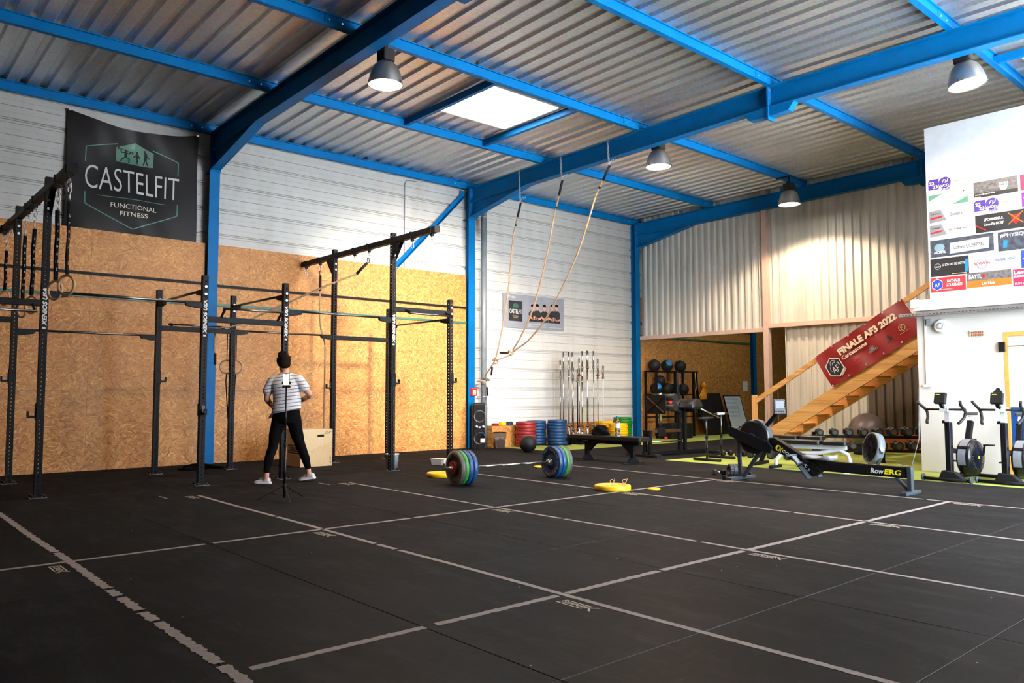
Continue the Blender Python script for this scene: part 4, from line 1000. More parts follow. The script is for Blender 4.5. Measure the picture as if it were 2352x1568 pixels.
# ---- loaded barbell
A = Vector((5.41, 6.21, .225)); D = Vector((.109, .994, 0)).normalized(); ang = atan2(D.y, D.x)
Mb2 = T(*A) @ RZ(ang) @ RY(pi / 2)     # local z along the bar, from the outer face of the near plates
sets = [('grey_plate', .052, 'dark grey', 'outermost'), ('bright_green_plate', .058, 'green', 'third'), ('blue_plate', .068, 'blue', 'second'), ('blue_plate', .068, 'blue', 'innermost')]
tot = sum(s[1] for s in sets) + .012; SL = 1.315
bar = thing('barbell', 'loaded steel barbell lying across the floor', 'barbell', tuple(A + D * (tot + SL / 2) - Vector((0, 0, .225))), ang)
L0 = -SL / 2
b = MB(); b.cyl((-SL / 2, 0, .225), (SL / 2, 0, .225), .0142, n=14); b.build('shaft', 'chrome', bar)
for s in (-1, 1):
    b = MB(); b.cyl((s * (SL / 2), 0, .225), (s * (SL / 2 + .415), 0, .225), .025, n=18); b.build('sleeve', 'chrome', bar)
    b = MB(); b.lathe([(.0145, 0), (.038, 0), (.042, .006), (.042, .022), (.030, .03), (.0145, .03)], 20, T(s * SL / 2, 0, .225) @ RY(s * pi / 2 if s < 0 else -pi / 2 + pi) @ T(0, 0, -.034)); b.build('collar', 'steel', bar)
b = MB(); 
for x0, x1 in ((-.52, -.15), (.15, .52)): MB().cyl((x0, 0, .225), (x1, 0, .225), .0150, n=14).build('knurling', 'steel', bar)
def ring_text(mbd, txt, Mx, R0, h, a0, span, bold=.02):
    n = len(txt)
    for i, c in enumerate(txt):
        if c == ' ': continue
        a = a0 - span * i / (n - 1); put_text(mbd, c, Mx @ T(R0 * cos(a), R0 * sin(a), 0) @ RZ(a - pi / 2) @ T(-h * .35, 0, 0), h * (.35 if c in 'I1' else .7), h, bold=bold)
def bar_plate(pos, mat, t_, label, face, ring=None, r=.225):
    """pos: distance of the plate centre along the bar from A; face: -1/+1 side that shows"""
    c = A + D * pos; q = thing('bumper_plate', label, 'weight plate', (c.x, c.y, c.z - r), ang, 'plates on the barbell')
    Ml = T(0, 0, r) @ RY(pi / 2) @ RZ(random.uniform(0, 6)); b = MB(Ml); h = t_ / 2 - .001
    prof = [(.027, -h * .8), (.075, -h * .8), (.080, -h * .5), (r * .62, -h * .5), (r * .68, -h), (r - .009, -h), (r, -h + .009), (r, h - .009), (r - .009, h), (r * .68, h), (r * .62, h * .5), (.080, h * .5), (.075, h * .8), (.027, h * .8), (.027, -h * .8)]
    b.lathe(prof, 48); b.build('disc', mat, q)
    b = MB(Ml); b.lathe([(.0262, -h), (.046, -h), (.046, h), (.0262, h), (.0262, -h)], 24); b.build('hub', 'steel', q)
    if ring:
        M2 = T(face * h, 0, r) @ RY(face * pi / 2) @ RZ(.35); b = MB()
        for a0 in (0, pi): ring_text(b, 'XENIOS USA 15', M2 @ T(0, 0, .0002), r * .73, .032, a0 + 2.7, 2.5)
        b.build('lettering', ring, q)
    if mat == 'grey_plate':
        b = MB(Ml)
        for s in (-1, 1): b.lathe([(r - .030, s * (h + .0006)), (r - .009, s * (h + .0006)), (r + .0008, s * (h - .008))], 48)
        b.build('rim', 'pale_rim', q)
    return q
p = .0
for i, (mat, t_, col, od) in enumerate(sets):
    bar_plate(p + t_ / 2, mat, t_, '%s bumper plate on the left barbell end, %s plate' % (col, od), -1, 'pale_rim' if i == 0 else None); p += t_
p = tot + SL + .012
for i, (mat, t_, col, od) in enumerate(reversed(sets)):
    bar_plate(p + t_ / 2, mat, t_, '%s bumper plate on the right barbell end, %s plate' % (col, od), -1, 'gold_ink' if i == 0 else None); p += t_
q = thing('change_plate', 'small red plate against the left barbell stack', 'weight plate', tuple(A - D * .012 - Vector((0, 0, .09))), ang)
b = MB(T(0, 0, .09) @ RY(pi / 2)); b.lathe([(.026, -.012), (.088, -.012), (.092, -.008), (.092, .012), (.026, .012), (.026, -.012)], 32); b.build('disc', 'red_plate', q)
b = MB(T(0, 0, .09) @ RY(pi / 2)); b.lathe([(.0262, -.014), (.05, -.014), (.05, 0)], 24); b.build('hub', 'red_plastic', q)

# ---- slam ball, tubs, jump box
b = MB(); b.sphere((0, 0, 0), .175, 32, sc=(1, 1, .97)); b.build('slam_ball', 'black_rubber', None, loc=(1.80, 10.82, .169), label='black slam ball on the floor before the plate stacks', cat='ball')
r = thing('bucket', 'white plastic bucket standing behind the tall upright', 'bucket', (2.92, 6.86, 0))
b = MB(); b.lathe([(0, .004), (.085, .004), (.088, 0), (.105, .225), (.112, .225), (.112, .24), (.100, .24), (.083, .012), (0, .012)], 28); b.build('pail', 'white_plastic', r)
b = MB(); b.tube([(.105 * cos(a), .105 * sin(a), .21 - .09 * sin(a) if a <= pi else .21) for a in [pi * k / 10 for k in range(11)]], .004, 6); b.build('handle', 'zinc', r)
r = thing('tub', 'low white plastic tub on the floor behind the barbell', 'tub', (2.86, 7.83, 0), .3)
b = MB(); P = [(.10 * sx, .08 * sy) for sx, sy in ((-1, -1), (1, -1), (1, 1), (-1, 1))]
b.add([(x, y, .0) for x, y in P] + [(x * 1.15, y * 1.15, .10) for x, y in P] + [(x * 1.08, y * 1.08, .10) for x, y in P] + [(x * .93, y * .93, .008) for x, y in P], [(3, 2, 1, 0)] + [(i, (i + 1) % 4, 4 + (i + 1) % 4, 4 + i) for i in range(4)] + [(4 + i, 4 + (i + 1) % 4, 8 + (i + 1) % 4, 8 + i) for i in range(4)] + [(8 + i, 8 + (i + 1) % 4, 12 + (i + 1) % 4, 12 + i) for i in range(4)] + [(12, 13, 14, 15)]); b.build('shell', 'white_plastic', r)
b = MB(); b.bb((-.118, -.095, .098), (.118, .095, .106)); b.build('rim', 'white_gloss', r, .003)
r = thing('jump_box', 'plywood jump box with hand slot and stencilled marks behind the person', 'box', (1.49, 6.15, 0))
hx, hy, hh = .255, .285, .61
sl = [(-.06, .0), (-.045, .018), (.045, .018), (.06, 0), (.045, -.018), (-.045, -.018)]
MB().bb((-hx, -hy, 0), (hx, -hy + .018, hh)).build('side_panel', 'ply', r, .002); MB().bb((-hx, hy - .018, 0), (hx, hy, hh)).build('side_panel', 'ply', r, .002)
MB().bb((-hx, -hy + .018, 0), (-hx + .018, hy - .018, hh)).build('back_panel', 'ply', r); MB().bb((-hx + .018, -hy + .018, hh - .018), (hx, hy - .018, hh)).build('top_panel', 'ply', r)
zs = .50; ym = .07; b = MB()
y0, y1, z1 = -hy + .018, hy - .018, hh - .018
for a, c in (((y0, 0), (y1, zs - .02)), ((y0, zs + .02), (y1, z1)), ((y0, zs - .02), (ym - .06, zs + .02)), ((ym + .06, zs - .02), (y1, zs + .02))): b.bb((hx - .018, a[0], a[1]), (hx, c[0], c[1]))
b.build('front_panel', 'ply', r); b = MB(); b.bb((hx - .03, ym - .06, zs - .02), (hx - .016, ym + .06, zs + .02)); b.build('hand_slot', 'black_matte', r)
b = MB(); Mf = frame((hx + .0006, 0, 0), (0, 1, 0), (0, 0, 1)); put_text(b, '24"', Mf @ T(.185, .53, 0), .075, .04); stroke(b, [(.15, .533), (.17, .57), (.178, .533)], .004, Mf, closed=True)
Mg = Mf @ T(.265, .05, 0) @ RZ(pi / 2); put_text(b, '20"', Mg @ T(.04, 0, 0), .075, .032); stroke(b, [(.0, .0), (.012, .03), (.028, .0)], .004, Mg, closed=True)
Mk = frame((-hx + .06, -hy - .0006, .20), (1, 0, 0), (0, 0, 1)); put_text(b, 'XENIOS', Mk @ T(.05, .045, 0), .30, .075, bold=.03, shear=.2)
stroke(b, [(.04, .02), (.36, .02)], .014, Mk); stroke(b, [(.06, .145), (.36, .145)], .014, Mk); stroke(b, [(.0, .02), (.05, .145)], .02, Mk); stroke(b, [(.0, .145), (.05, .02)], .02, Mk); b.build('lettering', 'black_matte', r)

# ---- speaker tower, bottle, basket
SPA = -.62
r = thing('speaker_tower', 'black party speaker tower with two round woofers by the column', 'speaker', (.34, 10.72, 0), SPA)   # front along +x local
b = MB(); b.rbox((0, 0, .485), (.34, .34, .97), .05); b.build('cabinet', 'black_gloss', r, .012)
b = MB(); b.rbox((0, 0, .98), (.26, .22, .03), .03); b.build('top_panel', 'black_matte', r)
for z in (.70, .23):
    Mw = T(.171, 0, z) @ RY(pi / 2)
    b = MB(Mw); b.lathe([(.120, 0), (.128, .012), (.122, .018), (.112, .010), (.112, 0)], 32); w_ = b.build('woofer_ring', 'dark_chrome', r)
    b = MB(Mw); b.lathe([(.111, .006), (.085, -.012), (.045, -.03), (.045, -.025), (.02, -.012), (0, -.008)], 32); b.build('woofer_cone', 'speaker_cone', r)
for s in (-1, 1):
    b = MB(T(.171, s * .07, .47) @ RY(pi / 2)); b.lathe([(.035, 0), (.04, .008), (.035, .012), (.0, .010)], 20); b.build('tweeter', 'dark_chrome', r)
MB().bb((.17, -.02, .455), (.176, .02, .485)).build('badge', 'zinc', r)
MB().bb((.165, -.07, .86), (.18, .07, .94)).build('control_panel', 'black_gloss', r, .004)
def bottle(x, y, z, h, rr, label, lab=True):
    r = thing('water_bottle', label, 'bottle', (x, y, z))
    pr = [(0, .004), (rr * .8, 0), (rr, .02)]
    for k in range(9):
        zz = .03 + k * h * .07; pr += [(rr, zz), (rr * .94, zz + h * .02), (rr, zz + h * .04)]
    pr += [(rr, h * .70), (rr * .8, h * .80), (rr * .38, h * .92), (rr * .33, h * .95)]
    MB().lathe(pr, 24).build('body', 'water', r); MB().cyl((0, 0, h * .945), (0, 0, h), rr * .38, n=14).build('cap', 'light_blue', r)
    if lab: MB().lathe([(rr * 1.01, h * .42), (rr * 1.01, h * .66)], 24).build('label_band', 'paper', r)
bottle(.58, 10.62, 0, .36, .052, 'clear water bottle standing before the speaker tower')
r = thing('waste_basket', 'see-through dark waste basket with litter beside the speaker', 'basket', (.50, 11.17, 0), SPA)
P = [(.105, .10), (-.105, .10), (-.105, -.10), (.105, -.10)]
b = MB(); b.add([(x, y, .003) for x, y in P] + [(x * 1.35, y * 1.35, .34) for x, y in P], [(3, 2, 1, 0)] + [(i, (i + 1) % 4, 4 + (i + 1) % 4, 4 + i) for i in range(4)]); b.build('shell', 'smoke_plastic', r)
b = MB(); Q = [(x * 1.37, y * 1.37, .34) for x, y in P]; b.tube(Q, .008, 6, closed=True); b.build('rim', 'black_gloss', r)
b = MB(); rn = random.Random(5)
for k in range(60):
    z = rn.uniform(.015, .24); s = .07 + z * .1; b.box((rn.uniform(-s, s), rn.uniform(-s, s), z), (rn.uniform(.01, .05), rn.uniform(.01, .04), .006), Matrix.Rotation(rn.uniform(0, 3), 3, Vector((rn.random(), rn.random(), rn.random() + .1))))
b.build('litter', 'paper', r)
b = MB(); b.lathe([(0, .01), (.10, .01), (.12, .17), (.0, .20)], 10); b.build('bin_liner', 'black_matte', r)

# ---- flat bench with bottle and bag
r = thing('flat_bench', 'black flat bench with a water bottle and dark bag on it', 'bench', (4.34, 10.40, 0), .03)
b = MB(); b.rbox((0, 0, .415), (1.62, .30, .075), .04); b.build('pad', 'vinyl', r, .012)
MB().bb((-.70, -.035, .31), (.70, .035, .378)).build('spine', 'black_steel', r, .004)
for x in (-.48, .55):
    b = MB(); b.bb((x - .035, -.035, .02), (x + .035, .035, .31)); b.build('leg', 'black_steel', r, .004)
    b = MB(frame((x, 0, 0), (1, 0, 0), (0, 0, 1))); s = 1 if x < 0 else -1
    for w in (-.034, .030): b.prism([(s * .035, .31), (s * .22, .31), (s * .035, .15)], w, w + .004)
    b.build('gusset', 'black_steel', r)
    b = MB(); b.bb((x - .05, -.24, 0), (x + .05, .24, .012)); b.build('foot', 'black_steel', r)
    b = MB(frame((x, 0, .012), (0, 1, 0), (0, 0, 1))); b.prism([(-.14, 0), (.14, 0), (.05, .09), (-.05, .09)], -.036, .036); b.build('foot_gusset', 'black_steel', r, .003)
b = MB()
for x in (-.55, -.50, -.45): b.cyl((x, -.035, .345), (x, -.042, .345), .009, n=8)
b.build('bolts', 'zinc', r)
bottle(4.60, 10.36, .4525, .345, .044, 'clear water bottle standing on the black bench')
b = MB(); rn = random.Random(9)
n = 20; P = []
for i in range(11):
    ph = pi / 2 * i / 10
    for k in range(n):
        a = 2 * pi * k / n; q = 1 + .14 * sin(3 * a + i) + .08 * sin(7 * a - 2 * i); P.append((.165 * cos(a) * cos(ph) ** .7 * q, .13 * sin(a) * cos(ph) ** .7 * q, .175 * sin(ph) * (1 + .07 * sin(4 * a))))
b.add(P, [(i * n + k, i * n + (k + 1) % n, (i + 1) * n + (k + 1) % n, (i + 1) * n + k) for i in range(10) for k in range(n)] + [tuple(range(n - 1, -1, -1))], True)
b.build('cloth_bag', 'black_fabric', None, loc=(4.17, 10.40, .4525), label='crumpled black bag lying on the bench', cat='bag')

# ---- upright barbells in floor holders
BARS = [(.34, 13.19, 1.98, 0), (.30, 13.34, 2.18, 0), (.36, 13.46, 2.19, 0), (.47, 13.36, 1.98, 0), (.34, 13.60, 2.18, 0), (.49, 13.48, 1.81, 0), (.42, 13.70, 1.77, 1), (.66, 13.51, 2.02, 0), (.84, 13.42, 1.77, 0),
        (.66, 13.62, 2.20, 0), (.78, 13.66, 2.21, 0), (.68, 13.79, 2.20, 0), (.72, 13.95, 2.21, 0), (.84, 13.97, 2.02, 0), (.72, 14.10, 1.86, 2), (.80, 14.20, 1.86, 2)]
bl = ['thin steel barbell standing at the far left of the rack', 'tall steel barbell second from the left in the rack', 'tall steel barbell third from the left in the rack', 'mid height barbell tucked behind the left tall bars', 'tall steel barbell fourth of the left group',
      'short steel barbell low between the left tall bars', 'short barbell with a black shaft', 'mid height barbell with a red collar, left of the middle cluster', 'short steel barbell behind the red-collared one', 'tall barbell at the left of the middle cluster',
      'tallest barbell in the middle cluster', 'tall barbell at the right of the middle cluster', 'tall barbell right of the middle cluster, standing apart', 'mid height barbell right of the tall ones', 'short barbell with a white shaft, left of two', 'short barbell with a white shaft, farthest right']
for i, (x, y, h, kd) in enumerate(BARS):
    r = thing('standing_barbell', bl[i], 'barbell', (x, y, .03), 0, 'barbells standing in floor holders')
    s = .40 if h > 1.95 else .30; h -= .03
    MB().cyl((0, 0, s), (0, 0, h - s), .0135, n=10).build('shaft', ('chrome', 'black_steel', 'white_gloss')[kd], r)
    for z0, z1 in ((0, s), (h - s, h)): MB().cyl((0, 0, z0), (0, 0, z1), .0245, n=14).build('sleeve', 'chrome', r)
    for z in (s, h - s): MB().cyl((0, 0, z - .015), (0, 0, z + .015), .038, n=14).build('collar', 'red_plate' if i in (7, 11, 13) else 'steel', r)
for k, (y0, y1, lb) in enumerate(((13.12, 13.76, 'left black barbell holder box with white logo'), (13.28, 13.86, 'middle black barbell holder box behind the bench'), (13.88, 14.30, 'right black barbell holder box beside the yellow plates'))):
    xh = .38 if k == 0 else .75; r = thing('barbell_holder', lb, 'holder', (xh, (y0 + y1) / 2, 0), 0, 'barbell holders on the floor')
    hy = (y1 - y0) / 2
    b = MB()
    b.bb((-.17, -hy, 0), (.17, hy, .012)); b.bb((.155, -hy, 0), (.17, hy, .21)); b.bb((-.17, -hy, 0), (-.155, hy, .21)); b.bb((-.155, -hy, 0), (.155, -hy + .015, .21)); b.bb((-.155, hy - .015, 0), (.155, hy, .21)); b.build('case', 'black_steel', r)
    b = MB()
    for (x, y, h, kd) in BARS:
        if y0 <= y <= y1 and abs(x - xh) < .17: b.lathe([(.0255, .012), (.034, .012), (.034, .23), (.0255, .23), (.0255, .012)], 14, T(x - xh, y - (y0 + y1) / 2, 0))
    b.build('sockets', 'black_gloss', r)['kind'] = 'stuff'
    if k < 2:
        b = MB(); Mx = frame((.1706, -.08, .10), (0, 1, 0), (0, 0, 1)); put_text(b, 'XENIOS', Mx, .17, .05, bold=.03, shear=.2); stroke(b, [(-.01, -.012), (.17, -.012)], .006, Mx); stroke(b, [(0, .062), (.19, .062)], .006, Mx); b.build('lettering', 'white_ink', r)
# ================================================================ person seen from behind
person = thing('person', 'person in striped white t-shirt and black leggings, seen from behind looking down', 'person', (3.54, 4.78, 0), _yaw)
def loft(mbd, rings, n=20, cap=True, pw=2.3):
    """rings: (cu, cd, z, ru, rd[, tilt_u]) stacked upward, superelliptic"""
    P = []
    for rg in rings:
        cu, cdp, z, ru, rd = rg[:5]; tl = rg[5] if len(rg) > 5 else 0
        for k in range(n):
            a = 2 * pi * k / n; c, s = cos(a), sin(a); x = ru * (abs(c) ** (2 / pw)) * (1 if c >= 0 else -1); y = rd * (abs(s) ** (2 / pw)) * (1 if s >= 0 else -1)
            P.append((cu + x, cdp + y, z + tl * x))
    m = len(rings); F = [(i * n + k, i * n + (k + 1) % n, (i + 1) * n + (k + 1) % n, (i + 1) * n + k) for i in range(m - 1) for k in range(n)]
    if cap: F += [tuple(range(n - 1, -1, -1)), tuple((m - 1) * n + k for k in range(n))]
    mbd.add(P, F, True)
def limb(mbd, pts, n=14, ends=True):
    """pts: (u, d, z, r) ; rounded ends"""
    P = []; Rr = []
    for i in range(len(pts) - 1):
        a, c = pts[i], pts[i + 1]; st = max(2, int((Vector(c[:3]) - Vector(a[:3])).length / .025))
        for k in range(st):
            t_ = k / st; P.append([a[j] + (c[j] - a[j]) * t_ for j in range(3)]); e = t_ * t_ * (3 - 2 * t_); Rr.append(a[3] + (c[3] - a[3]) * e)
    P.append(pts[-1][:3]); Rr.append(pts[-1][3])
    mbd.tube(P, Rr, n)
    if ends:
        for q in (pts[0], pts[-1]): mbd.sphere(q[:3], q[3], 12)
def remesh(mbd, name, mat, parent, vox, smooth=4):
    o = mbd.build(name, mat, parent)
    m = o.modifiers.new('remesh', 'REMESH'); m.mode = 'VOXEL'; m.voxel_size = vox; m.use_smooth_shade = True
    s = o.modifiers.new('smooth', 'SMOOTH'); s.iterations = smooth; s.factor = .5
    return o
def hand(mbd, w, d, up, flip):
    """palm from wrist w along d; up = back of the hand; four fingers and a thumb curled"""
    w = Vector(w); d = Vector(d).normalized(); up = Vector(up); up = (up - d * up.dot(d)).normalized(); s = d.cross(up) * flip
    for k in range(4): limb(mbd, [(*(w + s * (-.022 + .015 * k) * .7), .016), (*(w + d * .075 + s * (-.028 + .019 * k)), .0125)], 8)
    for k, L in enumerate((.062, .072, .068, .052)):
        b0 = w + d * .078 + s * (-.029 + .0195 * k); b1 = b0 + d * L * .45 - up * .006; b2 = b1 + d * L * .25 - up * L * .28; b3 = b2 - up * L * .3 + d * .002
        limb(mbd, [(*b0, .0098), (*b1, .0092), (*b2, .0085), (*b3, .0075)], 8)
    t0 = w + d * .02 - s * .025; t1 = t0 + d * .03 - s * .028 - up * .012; t2 = t1 + d * .032 + s * .004 - up * .012
    limb(mbd, [(*t0, .014), (*t1, .011), (*t2, .0085)], 8)
PD = -.05
b = MB()
# torso, neck
loft(b, [(-.0, PD, .84, .165, .11), (.0, PD, .93, .170, .115), (.0, PD + .01, 1.05, .140, .095), (-.01, PD + .02, 1.18, .160, .105), (-.02, PD + .02, 1.32, .180, .105), (-.025, PD + .03, 1.405, .155, .085), (-.03, PD + .045, 1.455, .075, .06)])
limb(b, [(-.03, PD + .04, 1.42, .062), (-.045, PD + .07, 1.50, .052), (-.075, PD + .11, 1.575, .056)])
# shoulders and arms
limb(b, [(-.03, PD + .03, 1.40, .06), (-.205, PD + .01, 1.365, .062), (-.252, PD - .01, 1.25, .050), (-.27, PD - .01, 1.13, .041), (-.262, PD + .05, 1.09, .040), (-.215, PD + .16, .995, .028)])
limb(b, [(-.02, PD + .03, 1.41, .06), (.165, PD + .01, 1.385, .062), (.235, PD - .01, 1.28, .050), (.310, PD - .01, 1.19, .042), (.292, PD + .05, 1.165, .040), (.175, PD + .17, 1.115, .028)])
hand(b, (-.213, PD + .165, .99), (.75, .55, -.32), (-.4, .8, .3), 1)
hand(b, (.172, PD + .175, 1.113), (-.85, .5, -.1), (.4, .8, .3), -1)
# head: skull, jaw, nose, ears
HC = Vector((-.084, PD + .115, 1.612)); HF = Vector((-.42, .74, -.50)).normalized(); HS = HF.cross(Vector((0, 0, 1))).normalized(); HU = HS.cross(HF)
Mh = Matrix(((HS.x, HF.x, HU.x, HC.x), (HS.y, HF.y, HU.y, HC.y), (HS.z, HF.z, HU.z, HC.z), (0, 0, 0, 1)))
hb = MB(Mh @ SC(1.08, 1.08, 1.08)); hb.sphere((0, -.005, .02), .082, 20, sc=(.93, 1.12, 1.08)); hb.sphere((0, .025, -.045), .062, 16, sc=(.92, 1.05, 1.0)); hb.sphere((0, .05, -.078), .030, 12, sc=(1.1, 1, .8))
hb.sphere((0, .098, -.012), .013, 10, sc=(.9, 1.2, 1.4)); hb.sphere((0, .090, .012), .010, 10, sc=(.8, 1, 2)); hb.sphere((0, .078, -.046), .018, 10, sc=(1.2, .7, .45)); hb.sphere((0, .074, .032), .02, 10, sc=(2.3, .8, .5))
for s in (-1, 1): hb.sphere((s * .078, -.005, -.005), .022, 10, sc=(.35, .75, 1.25))
b.add([tuple(p) for p in hb.v], hb.f, True)
# legs down into the shoes
LL = [(-.085, PD, .86, .088), (-.130, PD - .06, .66, .076), (-.145, PD - .10, .49, .058), (-.178, PD - .16, .34, .053), (-.198, PD - .19, .17, .036), (-.200, PD - .19, .075, .034), (-.225, PD - .19, .045, .030)]
RL = [(.090, PD, .86, .090), (.130, PD + .04, .66, .080), (.178, PD + .07, .49, .060), (.236, PD + .10, .325, .053), (.272, PD + .12, .19, .036), (.285, PD + .12, .11, .034), (.262, PD + .13, .065, .030)]
limb(b, LL); limb(b, RL)
remesh(b, 'body', 'skin', person, .007, 3)
# eyes and lips
e = MB(Mh @ SC(1.08, 1.08, 1.08))
for s in (-1, 1): e.sphere((s * .031, .079, .006), .011, 10)
e.build('eyes', 'white_plastic', person)['kind'] = 'stuff'
# hair with a bun
b = MB(Mh @ SC(1.09, 1.09, 1.09)); b.sphere((0, -.016, .030), .090, 22, sc=(.98, 1.08, 1.05)); b.sphere((0, -.050, -.030), .066, 14, sc=(1.15, .8, 1.05)); b.sphere((-.01, -.030, .118), .052, 16, sc=(1.15, .95, .9)); b.sphere((.02, -.05, .10), .04, 12)
rn = random.Random(4)
for k in range(46):
    a = rn.uniform(0, 2 * pi); el = rn.uniform(.1, 1.4); q = Vector((.086 * cos(a) * cos(el) * .97, -.016 + .09 * sin(a) * cos(el) * 1.05, .035 + .09 * sin(el))); 
    if q.y > .06 and q.z < .07: continue
    t_ = Vector((rn.uniform(-1, 1), rn.uniform(-1, .4), rn.uniform(0, 1))) * .02
    b.tube([q * .97, q * 1.03 + t_ * .5, q * 1.02 + t_], [.008, .006, .003], 5)
remesh(b, 'hair', 'hair', person, .006, 1)
# t-shirt: torso with slanted hem, drop-shoulder sleeves
b = MB(); HT = .18
loft(b, [(-.002, PD - .005, .955, .197, .135, HT), (.0, PD - .005, 1.02, .195, .135, HT * .8), (.002, PD, 1.12, .186, .128, HT * .5), (-.005, PD + .0, 1.22, .188, .126, .2 * HT), (-.02, PD + .005, 1.32, .205, .126), (-.025, PD + .015, 1.40, .185, .112, .05), (-.03, PD + .03, 1.452, .125, .088, .05), (-.032, PD + .045, 1.485, .078, .068)], 28)
limb(b, [(-.10, PD + .01, 1.385, .075), (-.200, PD, 1.358, .074), (-.258, PD - .01, 1.235, .069)], 18, True)
limb(b, [(.05, PD + .01, 1.40, .075), (.160, PD, 1.381, .074), (.240, PD - .01, 1.278, .069)], 18, True)
sh = remesh(b, 'shirt', 'striped_shirt', person, .008, 3)
# leggings
b = MB()
loft(b, [(.0, PD, .80, .168, .125), (.0, PD, .88, .186, .135), (.0, PD, .95, .180, .128), (.0, PD, 1.0, .165, .115)], 24)
g = .007
def grow(L, cut): return [(u_, d_, z_, r_ + g) for u_, d_, z_, r_ in L if z_ > cut]
limb(b, [(LL[0][0], PD, .88, .105)] + grow(LL, .14)[1:], 16); limb(b, [(RL[0][0], PD, .88, .105)] + grow(RL, .16)[1:], 16)
remesh(b, 'leggings', 'leggings', person, .008, 4)
# shoes
def shoe(heel, toe, lift):
    heel = Vector(heel); toe = Vector(toe); d = toe - heel; L = d.length; Mx = frame(heel, d, Vector((0, 0, 1)).cross(d)) if False else None
    x = d.normalized(); y = Vector((0, 0, 1)).cross(x).normalized(); z = x.cross(y)
    Ms = Matrix(((x.x, y.x, z.x, heel.x), (x.y, y.y, z.y, heel.y), (x.z, y.z, z.z, heel.z), (0, 0, 0, 1)))
    prof = [(.0, .030, .075), (.03, .036, .090), (.07, .036, .088), (.11, .037, .072), (.15, .041, .058), (.19, .043, .050), (.225, .036, .042), (.25, .018, .032)]
    k = L / .25
    up = MB(Ms); so = MB(Ms); n = 14
    def sect(w, zt, z0, xx): return [(xx * k, w * cos(a), z0 + (zt - z0) * max(sin(a), 0) if sin(a) > 0 else z0) for a in (2 * pi * i / n for i in range(n))]
    P = []; 
    for xx, w, zt in prof: P += sect(w, zt, .022, xx)
    F = [(i * n + j, i * n + (j + 1) % n, (i + 1) * n + (j + 1) % n, (i + 1) * n + j) for i in range(len(prof) - 1) for j in range(n)] + [tuple(range(n)), tuple((len(prof) - 1) * n + j for j in range(n))]
    up.add(P, F, True); s_ = up.build('shoe', 'shoe_fabric', person)
    out = [(xx * k - (.012 if i == 0 else 0), w + .006) for i, (xx, w, zt) in enumerate(prof)]; poly = [(a, -w) for a, w in out] + [(out[-1][0] + .012, 0)] + [(a, w) for a, w in reversed(out)]
    so.prism(poly, 0, .026); so.build('sole', 'shoe_sole', s_, .005)
    tb = MB(Ms)
    tb.tube([(.12 * k, -.042, .03), (.15 * k, -.043, .045), (.19 * k, -.042, .03)], .010, 6); tb.build('teal_patch', 'shoe_teal', s_)
    cb = MB(Ms)
    for q in (.095, .115, .135, .155): cb.tube([(q * k, -.02, .085 - (q - .095) * .38), (q * k + .004, 0, .092 - (q - .095) * .38), (q * k, .02, .085 - (q - .095) * .38)], .004, 5)
    cb.build('laces', 'white_plastic', s_)['kind'] = 'stuff'
shoe((-.150, PD - .19, .002), (-.365, PD - .165, .002), 0); shoe((.362, PD + .12, .035), (.145, PD + .16, .002), 0)
# sock-less ankles are skin; watch on the right wrist
b = MB(); wv = (Vector((.175, PD + .17, 1.115)) - Vector((.275, PD + .05, 1.165))).normalized(); wc_ = Vector((.192, PD + .15, 1.123)); b.tube([wc_ - wv * .012, wc_ + wv * .012], .035, 14); b.build('watch', 'black_matte', person)
b = MB(); b.add([(-.235, PD + .14, .96), (-.195, PD + .16, .97), (-.215, PD + .12, .87), (-.285, PD + .10, .855), (-.235, PD + .143, .96), (-.195, PD + .163, .97), (-.215, PD + .123, .87), (-.285, PD + .103, .855)], [(0, 1, 2, 3), (7, 6, 5, 4), (0, 4, 5, 1), (1, 5, 6, 2), (2, 6, 7, 3), (3, 7, 4, 0)])
Mw = T(3.54, 4.78, 0) @ RZ(_yaw); b.v = [Mw @ q for q in b.v]; b.build('paper_sheet', 'paper', None, label='pale sheet held at the hip of the person', cat='paper')

# ================================================================ phone on a tripod
tp = thing('phone_tripod', 'thin black phone tripod standing before the person', 'tripod', (5.26, 3.945, 0))
MB().cyl((0, 0, .03), (0, 0, .62), .014, n=12).build('lower_tube', 'black_gloss', tp); MB().cyl((0, 0, .62), (0, 0, 1.28), .0085, n=10).build('upper_tube', 'black_gloss', tp)
MB().cyl((0, 0, .60), (0, 0, .64), .017, n=12).build('clamp', 'black_matte', tp); MB().cyl((0, 0, .13), (0, 0, .19), .020, n=12).build('hub', 'black_matte', tp)
for a in (-2.12, 1.95, -.23):
    c, s = cos(a), sin(a); L = .30
    MB().bar((c * .015, s * .015, .16), (c * L, s * L, .008), .013, .008).build('leg', 'black_gloss', tp)
    MB().bar((0, 0, .05), (c * L * .52, s * L * .52, .082), .008, .005).build('strut', 'black_gloss', tp)
MB(RZ(_yaw)).bb((-.045, -.006, 1.265), (.045, .012, 1.285)).build('holder', 'black_matte', tp)
b = MB(RZ(_yaw)); b.bb((-.048, -.012, 1.305), (-.036, .014, 1.335)); b.bb((.036, -.012, 1.305), (.048, .014, 1.335)); b.build('grip', 'black_matte', tp)
ph = thing('phone', 'smartphone filming on the tripod with bright screen', 'phone', (5.26, 3.945, 1.287), _yaw)
b = MB(); b.prism([(x, z) for x, z in ((-.036, .004), (-.032, 0), (.032, 0), (.036, .004), (.036, .145), (.032, .149), (-.032, .149), (-.036, .145))], -.005, .004, Matrix(((1, 0, 0, 0), (0, 0, 1, 0), (0, 1, 0, 0), (0, 0, 0, 1)))); b.build('case', 'black_gloss', ph)
MB().bb((-.0325, -.0058, .008), (.0325, -.005, .138)).build('screen', 'screen', ph)
